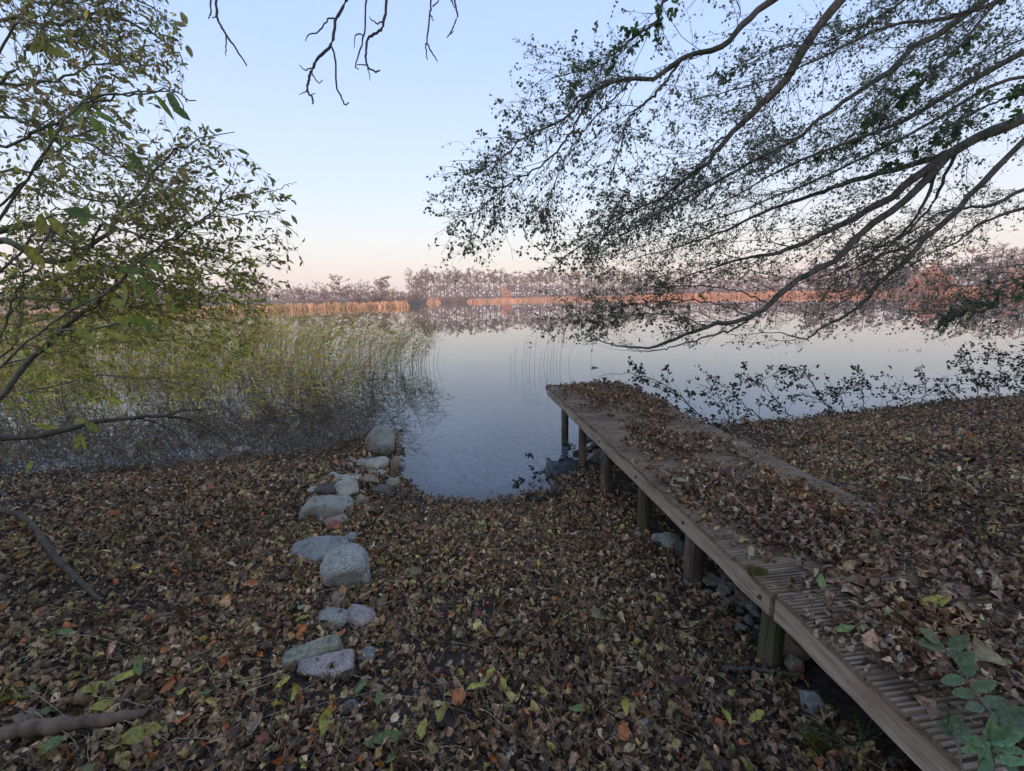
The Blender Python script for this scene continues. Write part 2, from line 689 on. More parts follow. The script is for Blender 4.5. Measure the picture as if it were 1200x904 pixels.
gx = axis_grid(-640, 640, -8, 11, .11)
gy = axis_grid(-60, 640, -1.5, 9.5, .11)
X, Y = np.meshgrid(gx, gy)
Z = height(X.ravel(), Y.ravel())
V = np.stack([X.ravel(), Y.ravel(), Z], 1)
nx, ny = len(gx), len(gy)
ii = np.arange(nx * ny).reshape(ny, nx)
Q = np.stack([ii[:-1, :-1], ii[:-1, 1:], ii[1:, 1:], ii[1:, :-1]], -1).reshape(-1, 4)
ground = tag(mesh_np("ground", V, Q, M_GROUND, smooth=True), kind='structure')

wv = np.array([[-638, -38, 0], [638, -38, 0], [638, 560, 0], [-638, 560, 0]])
lake = tag(mesh_np("lake_water", wv, [[0, 1, 2, 3]], M_WATER), kind='structure')


def gz(x, y):
    return float(height(np.array([x]), np.array([y]))[0])


def on_ground(px, py):
    """where the view through a photo pixel meets the bank"""
    z = .3
    for _ in range(25):
        p = onz(px, py, z)
        z = z * .5 + max(gz(p[0], p[1]), -.02) * .5
    return np.array([p[0], p[1], z])


# ------------------------------------------------------------------ leaf litter
BROWN = [(.065, .042, .026), (.17, .112, .064), (.29, .195, .115), (.44, .32, .195), (.25, .205, .08), (.40, .345, .115), (.42, .14, .045), (.58, .49, .33)]
BW = [22, 32, 25, 9, 5, 4, 3, 1.6]
JO = np.array([0.49, 6.52])                    # far left corner of the jetty, deck plane z = .62
JU = norm(np.array([.124, -.992]))            # along the jetty, towards the bank
JV = np.array([-JU[1], JU[0]])                 # across it, to the right
DECK = .62
JW = 1.12


def litter(n, xr, yr, dens, keep, zoff=(0, .04), lenr=(.035, .075)):
    x = rng.uniform(*xr, n)
    y = rng.uniform(*yr, n)
    k = rng.uniform(size=n) < dens(x, y)
    k &= keep(x, y)
    x, y = x[k], y[k]
    z = height(x, y)
    z = np.maximum(z, .003) + rng.uniform(*zoff, len(x))
    return np.stack([x, y, z], 1), lenr


def litter_attrs(P, lenr, tilt=.6):
    n = len(P)
    a = rng.uniform(0, 2 * math.pi, n)
    D = np.stack([np.cos(a), np.sin(a), rng.normal(0, tilt, n)], 1)
    Nn = norm(np.stack([rng.normal(0, tilt, n), rng.normal(0, tilt, n), np.ones(n)], 1))
    L = lenr[0] + (lenr[1] - lenr[0]) * rng.beta(1.6, 2.4, n) * 1.35
    L = L * np.where(rng.uniform(size=n) < .05, 1.7, 1.0)
    W = rng.uniform(.32, .72, n)
    curl = rng.normal(0, 1.35, n)
    fold = rng.uniform(.1, 1.15, n) * np.sign(rng.normal(size=n) + .5)
    tw = rng.normal(0, 1.4, n)
    return D, Nn, L, W, curl, fold, tw


def in_view(x, y):
    return (np.abs(x) < 1.25 * y + 1.3) & (y > .55)


def jet_coords(x, y):
    rx, ry = x - JO[0], y - JO[1]
    return rx * JU[0] + ry * JU[1], rx * JV[0] + ry * JV[1]


def keep_ground(x, y):
    d = shore_d(x, y)
    u, v = jet_coords(x, y)
    under = (u > 0) & (v > .12) & (v < JW)
    ragged = hash_noise(x, y, 6.0) * .16 - .10
    stony = (u > 3.2) & (u < 5.2) & (v > -.30 + .06 * np.sin(u * 7)) & (v < .35) & (rng.uniform(size=x.shape) < .5)
    return in_view(x, y) & ~stony & (d > ragged) & (~under | (rng.uniform(size=x.shape) < .25)) & ~(under & (u > 4.4))


def dens_ground(x, y):
    thin = 1 - .55 * np.clip((.26 - hash_noise(x + 21, y + 13, 1.5)) / .1, 0, 1)      # wet bare spots show through
    return thin * np.clip(2.3 / np.maximum(np.hypot(x, y) - .4, .9), .28, 1) * .98


AREA = 21 * 9
P, lr = litter(int(AREA * 4400), (-9, 12), (.5, 9.4), dens_ground, keep_ground)
LP, (LD, LN, LL, LW_, LC, LF, LT) = P, litter_attrs(P, (.020, .050))
far_k = np.hypot(LP[:, 0], LP[:, 1]) > 4.2
LL[far_k] *= 1.08
LCOL = palette(len(LP), BROWN, BW, .35)
# patches of paler yellow leaves and of darker mould
pn = hash_noise(LP[:, 0] + 3, LP[:, 1] + 8, 1.9)
yel = (pn > .66) & (rng.uniform(size=len(LP)) < .13)
LCOL[yel] = palette(int(yel.sum()), [(.24, .23, .09), (.30, .27, .12), (.17, .19, .09)], [1, 1, 1])
LCOL *= np.array([1.06, .965, .87])
LCOL *= (0.86 + .56 * hash_noise(LP[:, 0] + 77, LP[:, 1] + 5, .9))[:, None]
wet = shore_d(LP[:, 0], LP[:, 1]) < .25
LCOL[wet] *= .7
print("litter leaves", len(LP))

# hand placed conspicuous leaves: px, py, length px, angle (deg, photo), colour, kind
OR, RE, YE, GR, TA, PG = (.46, .15, .04), (.27, .08, .05), (.38, .34, .06), (.16, .22, .06), (.34, .25, .15), (.31, .29, .14)
ACC = [(295, 692, 22, 0, OR), (197, 637, 16, 10, OR), (287, 662, 12, 20, OR), (270, 667, 14, 100, YE), (198, 771, 18, 80, OR), (240, 733, 18, 20, RE), (320, 731, 15, 0, RE),
       (252, 765, 12, 0, OR), (540, 830, 26, 95, OR), (695, 757, 16, 30, OR), (730, 873, 22, 95, OR), (400, 754, 20, 90, OR), (60, 740, 14, 30, RE), (50, 730, 14, 70, RE),
       (187, 803, 16, 80, OR), (200, 820, 22, 60, OR), (76, 750, 26, 5, GR), (120, 816, 40, 25, YE), (150, 805, 34, 45, YE), (105, 825, 34, 170, YE), (165, 800, 30, 120, GR),
       (128, 838, 36, 5, YE), (95, 810, 30, 60, GR), (235, 800, 22, 20, YE), (250, 822, 26, 50, GR), (215, 820, 24, 110, YE), (70, 890, 40, 10, GR), (160, 880, 44, 30, YE),
       (185, 893, 40, 100, YE), (10, 830, 40, 50, YE), (60, 840, 30, 130, GR), (383, 862, 40, 100, YE), (400, 868, 40, 30, YE), (392, 880, 38, 150, YE), (350, 825, 26, 80, YE),
       (335, 812, 22, 20, YE), (425, 820, 34, 60, GR), (445, 830, 26, 100, GR), (455, 880, 42, 10, GR), (470, 895, 36, 60, GR), (430, 885, 30, 150, GR), (560, 815, 30, 20, YE),
       (575, 800, 26, 70, YE), (590, 815, 24, 120, YE), (520, 850, 28, 60, YE), (495, 870, 30, 100, YE), (680, 842, 26, 10, GR), (732, 843, 22, 80, YE), (662, 733, 22, 40, PG),
       (640, 650, 16, 10, YE), (650, 646, 14, 60, YE), (592, 650, 12, 0, YE), (565, 622, 14, 10, PG), (548, 620, 12, 100, YE), (520, 690, 14, 60, YE), (560, 705, 14, 70, YE),
       (510, 715, 16, 120, YE), (450, 615, 18, 0, PG), (485, 680, 26, 10, PG), (590, 755, 24, 0, PG), (700, 730, 22, 30, PG), (715, 725, 20, 100, PG), (540, 755, 18, 50, PG),
       (193, 702, 16, 10, PG), (262, 738, 16, 20, PG), (345, 725, 18, 10, PG), (355, 722, 14, 80, PG), (30, 855, 30, 30, TA), (300, 860, 34, 100, TA), (310, 880, 20, 20, RE),
       (820, 640, 14, 0, TA), (885, 708, 12, 0, OR), (1085, 535, 12, 0, OR), (1150, 568, 12, 0, YE), (1160, 585, 14, 10, YE), (1000, 575, 12, 0, PG), (850, 850, 26, 80, YE),
       (885, 855, 26, 20, YE), (860, 890, 24, 10, GR), (808, 743, 24, 20, PG), (440, 700, 12, 0, OR), (457, 698, 14, 60, RE), (447, 715, 18, 50, TA), (380, 690, 12, 100, OR),
       (436, 653, 10, 0, OR), (425, 690, 20, 100, YE), (397, 625, 14, 0, OR), (437, 742, 18, 20, YE), (460, 740, 12, 0, RE), (560, 728, 18, 10, RE), (355, 735, 20, 40, YE)]
names_left = 190


def single_leaf(p, D, Nn, L, W, curl, fold, tw, col, parent, m=M_LITTER, name="fallen_leaf"):
    rows = [(0, 0), (.12, .24), (.3, .44), (.5, .5), (.7, .4), (.88, .18), (1, 0)]
    V, T, k = leaves(np.array([p]), np.array([D]), np.array([Nn]), np.array([L]), np.array([W]), np.array([curl]), np.array([fold]), np.array([tw]), rows=rows)
    # a paler midrib and slightly uneven edge
    cc = np.tile(np.array(col), (len(V), 1)) * rng.uniform(.85, 1.1, (len(V), 1))
    cc[2::3] *= 1.15
    if len(V) > 12:                       # uneven, slightly torn margin
        V = V + rng.normal(0, L * (.03 if m is M_LITTER else .012), V.shape)
        cc *= rng.uniform(.78, 1.1, (len(V), 1))
    o = mesh_np(name, V, T, m, None, cc, True, origin=tuple(p))
    part_of(o, parent)
    return o


for px, py, lpx, ang, c in ACC:
    p = on_ground(px, py)
    dist = np.linalg.norm(p - C0)
    a = math.radians(ang + rng.uniform(-12, 12))
    L = lpx * dist / F * rng.uniform(.62, .82)
    D = np.array([math.cos(a), math.sin(a), rng.normal(0, .12)])
    p[2] += .050
    single_leaf(p - D * L * .5, D, norm(np.array([rng.normal(0, .2), -.15 + rng.normal(0, .2), 1])), L, rng.uniform(.28, .42) if c in (YE, GR) else rng.uniform(.5, .7),
                rng.normal(0, .9), rng.uniform(.1, .7), rng.normal(0, .8), np.array(c) * rng.uniform(.6, 1.0), ground)
# the nearest leaves of the carpet, each one an object of its own
order = np.argsort(np.hypot(LP[:, 0], LP[:, 1]) + rng.uniform(0, .5, len(LP)))
top = LP[:, 2] - height(LP[:, 0], LP[:, 1]) > .019
near = [i for i in order if top[i]][:names_left - len(ACC)]
for i in near:
    single_leaf(LP[i] + [0, 0, .006], LD[i], LN[i], LL[i] * 1.1, LW_[i], LC[i], LF[i], LT[i], LCOL[i], ground)
kk = np.ones(len(LP), bool)
kk[near] = False
b = MB()
for sel, sm in ((kk & ~far_k, False), (kk & far_k, True)):
    V, T, k = leaves(LP[sel], LD[sel], LN[sel], LL[sel], LW_[sel], LC[sel], LF[sel], LT[sel], small=sm)
    V = V + rng.normal(0, 1, V.shape) * np.repeat(LL[sel] * .075, k)[:, None]      # torn, crumpled outlines
    b.add(V, T, np.repeat(LCOL[sel], k, axis=0) * rng.uniform(.72, 1.22, (len(V), 1)))
# hair thin stalks, petioles and twiglets mixed into the carpet
ns = 9000
si = rng.choice(np.flatnonzero(kk & ~far_k), ns)
sa = rng.uniform(0, 2 * math.pi, ns)
sl = rng.uniform(.02, .09, ns)
sd = np.stack([np.cos(sa), np.sin(sa), rng.normal(0, .12, ns)], 1)
sp0 = LP[si] + [0, 0, .014]
sm_ = sp0 + sd * sl[:, None] + rng.normal(0, .008, (ns, 3)) * [1, 1, .6] + [0, 0, .004]
sp1 = sp0 + sd * 2 * sl[:, None] + rng.normal(0, .016, (ns, 3)) * [1, 1, .4]
V, Qd = tubes(np.stack([sp0, sm_, sp1], 1), rng.uniform(.0005, .0013, (ns, 1)) * np.array([[1, .9, .6]]), 3)
b.add(V, Qd, np.repeat(palette(ns, [(.08, .055, .04), (.30, .23, .15), (.52, .43, .28)], [3, 2, 1.2]), 9, axis=0))
lit = b.build("leaf_litter", M_LITTER, ground, True)
tag(lit, kind='stuff')

# ------------------------------------------------------------------ jetty
jetty = empty("jetty", (JO[0], JO[1], 0), "low weathered wooden jetty of grooved boards on round posts running out over the water", "jetty")
JLEN = 7.9
JROT = math.atan2(JU[1], JU[0])


def jp(u, v, z):
    q = JO + JU * u + JV * v
    return np.array([q[0], q[1], z])


def place_j(o, u, v, z):
    o.location = Vector(jp(u, v, z)) - Vector(jetty.location)
    o.rotation_euler = (0, 0, JROT)
    o.parent = jetty
    return o


def board_mesh(seed):
    r = random.Random(seed)
    wv_, depth, th = .140, .010, .027
    n = 7
    pitch = wv_ / n
    prof = []
    for i in range(n):
        x0 = i * pitch
        prof += [(x0 + .001, -depth if i else 0), (x0 + .0035, 0), (x0 + .0125, 0 - r.uniform(0, .0012)), (x0 + .0155, -depth)]
    prof += [(wv_, -depth), (wv_, -th), (0, -th)]
    Lb = JW
    V, Fc = [], []
    ys = [0, Lb * .33, Lb * .66, Lb]
    e0, e1 = r.uniform(-.006, .006), r.uniform(-.006, .006)
    for j, yy in enumerate(ys):
        yy = yy + (e0 if j == 0 else e1 if j == 3 else 0)
        dz = r.uniform(-.002, .002)
        for (x, z) in prof:
            V.append((x + r.uniform(-.0006, .0006), yy, z + dz))
    m_ = len(prof)
    for j in range(3):
        for k in range(m_):
            a, b = j * m_ + k, j * m_ + (k + 1) % m_
            Fc.append((a, b, b + m_, a + m_))
    me = bpy.data.meshes.new("board")
    me.from_pydata(V, [], Fc + [tuple(range(m_))[::1], tuple(range(3 * m_, 4 * m_))[::-1]])
    me.update()
    me.materials.append(M_BOARD)
    return me


bm_var = [board_mesh(s) for s in range(6)]
nb = int(JLEN / .146)
for i in range(nb):
    o = bpy.data.objects.new("board", bm_var[i % 6 if i % 5 else (i * 7) % 6])
    COL.objects.link(o)
    place_j(o, i * .146, rng.uniform(-.004, .006), DECK + rng.uniform(-.0015, .0015))
    o.rotation_euler = (rng.normal(0, .002), 0, JROT + rng.normal(0, .003))


def beam(name, u0, u1, v0, v1, z0, z1, m, sag=.0, nseg=24, parent=jetty, label=None, jit=.0035):
    """rectangular timber along the jetty, slightly worn"""
    b = MB()
    us = np.linspace(u0, u1, nseg)
    ring = []
    bev = .006
    for u in us:
        dz = rng.normal(0, jit)
        dv = rng.normal(0, jit * .6)
        prof = [(v0 + bev, z0), (v1 - bev, z0), (v1, z0 + bev), (v1, z1 - bev), (v1 - bev, z1), (v0 + bev, z1), (v0, z1 - bev), (v0, z0 + bev)]
        ring += [(u - u0, v + dv, z + dz) for v, z in prof]
    n = 8
    Q = [(j * n + k, j * n + (k + 1) % n, (j + 1) * n + (k + 1) % n, (j + 1) * n + k) for j in range(nseg - 1) for k in range(n)]
    me = bpy.data.meshes.new(name)
    me.from_pydata(ring, [], Q + [tuple(range(n))[::-1], tuple(range((nseg - 1) * n, nseg * n))])
    me.update()
    me.materials.append(m)
    o = bpy.data.objects.new(name, me)
    COL.objects.link(o)
    place_j(o, u0, 0, 0)
    if label: o['label'] = label
    return o


BT = DECK - .030
beam("side_beam", .012, 4.78, .012, .052, BT - .115, BT, M_BEAM, label="pale grey side beam facing the small bay")
beam("side_beam", 4.80, JLEN, .020, .062, BT - .118, BT - .004, M_BEAM, label="brown side beam nearest the camera with a mossy joint")
beam("side_beam", .012, JLEN, JW - .055, JW - .012, BT - .115, BT, M_BEAM)
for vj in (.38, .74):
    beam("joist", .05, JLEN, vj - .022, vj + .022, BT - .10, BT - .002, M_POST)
o = beam("end_board", -.028, -.002, .0, JW, BT - .05, BT + .018, M_BOARD, nseg=2)


def post(u, v, r, z1, m, lean=(0, 0), name="post", label=None, rot_top=False):
    q = jp(u, v, 0)
    z0 = min(gz(q[0], q[1]), 0) - .35
    K, S = 14, 14
    V = []
    ph = rng.uniform(0, 6, 4)
    for j in range(K):
        t = j / (K - 1)
        z = z0 + (z1 - z0) * t
        for k in range(S):
            a = k / S * 2 * math.pi
            rr = r * (1 + .05 * math.sin(3 * a + ph[0]) + .04 * math.sin(5 * a + ph[1] + t * 2) + rng.normal(0, .018)) * (1.04 - .05 * t)
            if k in (3, 4) and rng.uniform() < .8: rr *= .93        # a drying crack down one side
            V.append((rr * math.cos(a) + lean[0] * t, rr * math.sin(a) + lean[1] * t, z))
    Fc = [(j * S + k, j * S + (k + 1) % S, (j + 1) * S + (k + 1) % S, (j + 1) * S + k) for j in range(K - 1) for k in range(S)]
    Fc += [tuple(range(S))[::-1], tuple(range((K - 1) * S, K * S))]
    me = bpy.data.meshes.new(name)
    me.from_pydata(V, [], Fc)
    me.update()
    me.materials.append(m)
    o = bpy.data.objects.new(name, me)
    COL.objects.link(o)
    place_j(o, u, v, 0)
    if label: o['label'] = label
    return o


pz = BT - .117
left_posts = [(655, 523, 5.64, .052), (677, 551, 0, .05), (711, 583, 0, .062), (765, 632, 0, .055), (826, 683, 0, .062), (893, 757, 0, .058)]
us = [.98, 1.78, 2.53, 3.42, 4.14, 4.72, 5.6, 6.6, 7.5]
us = [.80, 1.62, 2.42, 3.30, 4.02, 4.72, 5.6, 6.6, 7.5]
for k, u in enumerate(us):
    post(u, .085, [.046, .042, .052, .046, .052, .05][k % 6], pz + .002, M_POSTM if k in (3, 5) else M_POST,
         label="moss covered post under the beam joint" if k == 5 else None)
    post(u + rng.uniform(-.1, .1), JW - .12, .055, pz + .002, M_POST)
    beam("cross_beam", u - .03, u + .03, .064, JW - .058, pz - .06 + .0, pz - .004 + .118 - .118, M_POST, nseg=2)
    bo = MB()
    a = np.arange(8) / 8 * 2 * math.pi
    ring = np.stack([np.cos(a) * .011, np.zeros(8), np.sin(a) * .011], 1)
    Vb = np.vstack([ring, ring * .8 + [0, -.009, 0], [[0, -.011, 0]]])
    Fb = [[j, (j + 1) % 8, 8 + (j + 1) % 8, 8 + j] for j in range(8)] + [[8 + j, 8 + (j + 1) % 8, 16, 16] for j in range(8)]
    bo.add(Vb, Fb)
    o = bo.build("bolt", M_METAL, None, True)
    place_j(o, u, .010 if u < 4.79 else .018, BT - .055)

# moss on the beam joint
def moss_clump(name, p, r, h, n=900, parent=None, col=((.10, .12, .02), (.17, .18, .035), (.22, .2, .05))):
    b = MB()
    th = rng.uniform(0, 2 * math.pi, n)
    rr = np.sqrt(rng.uniform(0, 1, n))
    x, y = rr * np.cos(th), rr * np.sin(th)
    z = np.sqrt(np.maximum(1 - rr ** 2, 0))
    lump = .75 + .45 * hash_noise(x + 5, y + 5, 3)
    Pp = np.stack([x * r * lump, y * r * lump, z * h * lump], 1) + p
    D = norm(np.stack([x, y, z + .4], 1) + rng.normal(size=(n, 3)) * .5)
    V, T, k = leaves(Pp, D, norm(rng.normal(size=(n, 3))), rng.uniform(.008, .02, n), np.full(n, .3), rng.normal(0, .6, n), np.zeros(n), small=True)
    b.add(V, T, np.repeat(palette(n, col, [1] * len(col)), k, axis=0))
    # its body
    K, S = 5, 12
    body = []
    for j in range(K):
        f = j / (K - 1)
        for s_ in range(S):
            a = s_ / S * 2 * math.pi
            q = r * .85 * math.cos(f * math.pi / 2) * (1 + .15 * math.sin(3 * a))
            body.append((p[0] + q * math.cos(a), p[1] + q * math.sin(a), p[2] + h * .8 * math.sin(f * math.pi / 2) - .01))
    Q = [(j * S + s_, j * S + (s_ + 1) % S, (j + 1) * S + (s_ + 1) % S, (j + 1) * S + s_) for j in range(K - 1) for s_ in range(S)]
    b.add(body, Q, (.06, .07, .02))
    return b.build(name, M_LEAF, parent, False, origin=tuple(p))


mo = moss_clump("moss", jp(4.66, .03, DECK - .01), .04, .014, 420, jetty, ((.14, .13, .04), (.20, .19, .05), (.26, .22, .08)))
mo['kind'] = 'stuff'

# leaves on the deck
nd_ = 42000
u = rng.uniform(.03, 6.4, nd_)
v = rng.uniform(.0, JW, nd_)
msk = hash_noise(u * 1 + 3, v * 1 + 2, 3.3) * .6 + hash_noise(u + 40, v + 8, 9.0) * .4
edge = np.clip((v - .02) / .30, 0, 1)
# bare strips: left edge, and the right margin half way out
right_bare = np.clip((JW - .13 - v) / .14, 0, 1) * ((u > 1.7) & (u < 4.3)) + ((u <= 1.7) | (u >= 4.3)) * 1.0
cov = np.clip(u / 2.0, .6, 1.0)
dn = (msk * 1.5 - .33) * (.22 + .78 * edge) * (.04 + .96 * right_bare) * cov
dn = dn * np.where(u > 3.8, 1.6, 1.0) + np.where((u > 4.2) & (v > .42), .35, 0)
hole = np.exp(-(((u - 2.9) / .55) ** 2 + ((v - .72) / .16) ** 2)) * .8 + np.exp(-(((u - 2.5) / .9) ** 2 + ((v - .2) / .15) ** 2)) * .6
dn -= hole * .5
k_ = rng.uniform(size=nd_) < dn * .9
u, v = u[k_], v[k_]
q = JO[None] + JU[None] * u[:, None] + JV[None] * v[:, None]
heap = np.clip(dn[k_], 0, 1)
DP = np.stack([q[:, 0], q[:, 1], DECK + .006 + rng.uniform(0, 1, len(u)) * (.012 + .035 * heap)], 1)
DD, DN, DL, DW, DC, DF, DT = litter_attrs(DP, (.022, .052), .6)
DBR = [(.09, .055, .036), (.19, .12, .075), (.33, .225, .145), (.52, .38, .25), (.23, .2, .12), (.4, .37, .2), (.28, .12, .07), (.5, .5, .4)]
DCOL = palette(len(DP), DBR, [20, 34, 26, 9, 6, 3, 3, 1], .3)
warm = hash_noise(u + 4, v + 1, 2.2) > .6
DCOL *= np.array([1.06, .98, .92])
DCOL[warm] *= np.array([1.1, 1.0, .8])
jl = bpy.data.objects
order = np.argsort(-u + rng.uniform(0, .6, len(u)))
# only those that the photo shows large
vis = [i for i in order if DP[i, 0] < 1.15 * DP[i, 1] + .05 and DP[i, 2] > DECK + .018][:120]
kk = np.ones(len(DP), bool)
kk[vis] = False
V, T, k = leaves(DP[kk], DD[kk], DN[kk], DL[kk], DW[kk], DC[kk], DF[kk], DT[kk])
V = V + rng.normal(0, 1, V.shape) * np.repeat(DL[kk] * .075, k)[:, None]
dl = mesh_np("leaf_litter", V, T, M_LITTER, None, np.repeat(DCOL[kk], k, axis=0) * rng.uniform(.72, 1.22, (len(V), 1)), True)
tag(dl, "curled brown leaves heaped on the grooved boards of the jetty", "leaf litter", kind='stuff')
for i in vis:
    single_leaf(DP[i] + [0, 0, .006], DD[i], DN[i], DL[i] * 1.15, DW[i], DC[i], DF[i], DT[i], DCOL[i] * 1.1, dl)
for px, py, lpx, ang, c in [(797, 564, 20, 175, PG), (843, 587, 18, 0, PG), (880, 648, 16, 60, PG), (962, 683, 18, 60, GR), (1020, 655, 30, 170, TA), (1115, 690, 26, 160, TA), (1000, 690, 24, 5, TA),
                            (957, 649, 16, 90, PG), (990, 738, 18, 5, GR), (1125, 752, 34, 60, (.26, .09, .06)), (1150, 800, 22, 0, PG), (875, 632, 14, 20, YE), (1095, 710, 26, 0, YE), (1060, 560, 14, 0, PG)]:
    p = onz(px, py, DECK + .03)
    L = lpx * np.linalg.norm(p - C0) / F
    a = math.radians(ang)
    D = np.array([math.cos(a), math.sin(a), .05])
    single_leaf(p - D * L * .5, D, norm(np.array([rng.normal(0, .2), -.2, 1])), L, .42, rng.normal(0, .5), .3, .2, c, dl)


# ------------------------------------------------------------------ stones
def rock(name, label, px, py, wpx, hpx, m, flat=.75, ang=0, seed=0, boxy=0.0, bury=.25, cat="stone", group=None, depth=1.0, pos=None, size=None, cuts=5, tiltx=0., pointy=0.):
    r = np.random.default_rng(seed * 13 + 5)
    if pos is None:
        p = on_ground(px, py + hpx * .30)
        dist = np.linalg.norm(p - C0)
        W = wpx * dist / F * 1.0
        sx, sy = W / 2, W / 2 * depth
        sz = hpx * dist / F / 2 * flat
    else:
        p = np.array(pos, float)
        sx, sy, sz = size
    import bmesh
    bm = bmesh.new()
    bmesh.ops.create_icosphere(bm, subdivisions=4 if sx > .035 else 3 if sx > .02 else 2, radius=1)
    V = np.array([v_.co for v_ in bm.verts])
    if boxy:
        e = 1 + boxy * 5
        nrm = (np.abs(V) ** e).sum(1) ** (1 / e)
        V = V / nrm[:, None] * .9
    for _ in range(cuts + (1 if boxy else 3)):
        n = norm(r.normal(size=3))
        d = r.uniform(.62, .92)
        s = V @ n
        k = s > d
        V[k] -= (s[k] - d)[:, None] * n * .97
    if pointy:
        V[:, 0] += pointy * .25 * np.maximum(V[:, 2], 0)
        k = np.maximum(V[:, 2], 0)
        V[:, 0] *= 1 - .45 * pointy * k
        V[:, 1] *= 1 - .4 * pointy * k
    off = r.uniform(0, 50, 3)
    for i in range(len(V)):
        nz = mn.noise(Vector(V[i] * 1.3 + off)) * .16 * (1 - boxy * .6) + mn.noise(Vector(V[i] * 4 + off)) * .045 + mn.noise(Vector(V[i] * 11 + off)) * .022
        V[i] *= 1 + nz
    V *= [sx, sy, sz]
    a = math.radians(ang)
    Rz = np.array([[math.cos(a), -math.sin(a), 0], [math.sin(a), math.cos(a), 0], [0, 0, 1]])
    Rt = np.array([[1, 0, 0], [0, math.cos(tiltx), -math.sin(tiltx)], [0, math.sin(tiltx), math.cos(tiltx)]])
    V = V @ (Rz @ Rt).T
    for v_, c in zip(bm.verts, V):
        v_.co = c
    me = bpy.data.meshes.new(name)
    bm.to_mesh(me)
    bm.free()
    me.polygons.foreach_set('use_smooth', np.ones(len(me.polygons), bool))
    me.materials.append(m)
    o = bpy.data.objects.new(name, me)
    COL.objects.link(o)
    o.location = (p[0], p[1], p[2] + sz * (1 - bury * 2))
    tag(o, label, cat, group)
    return o


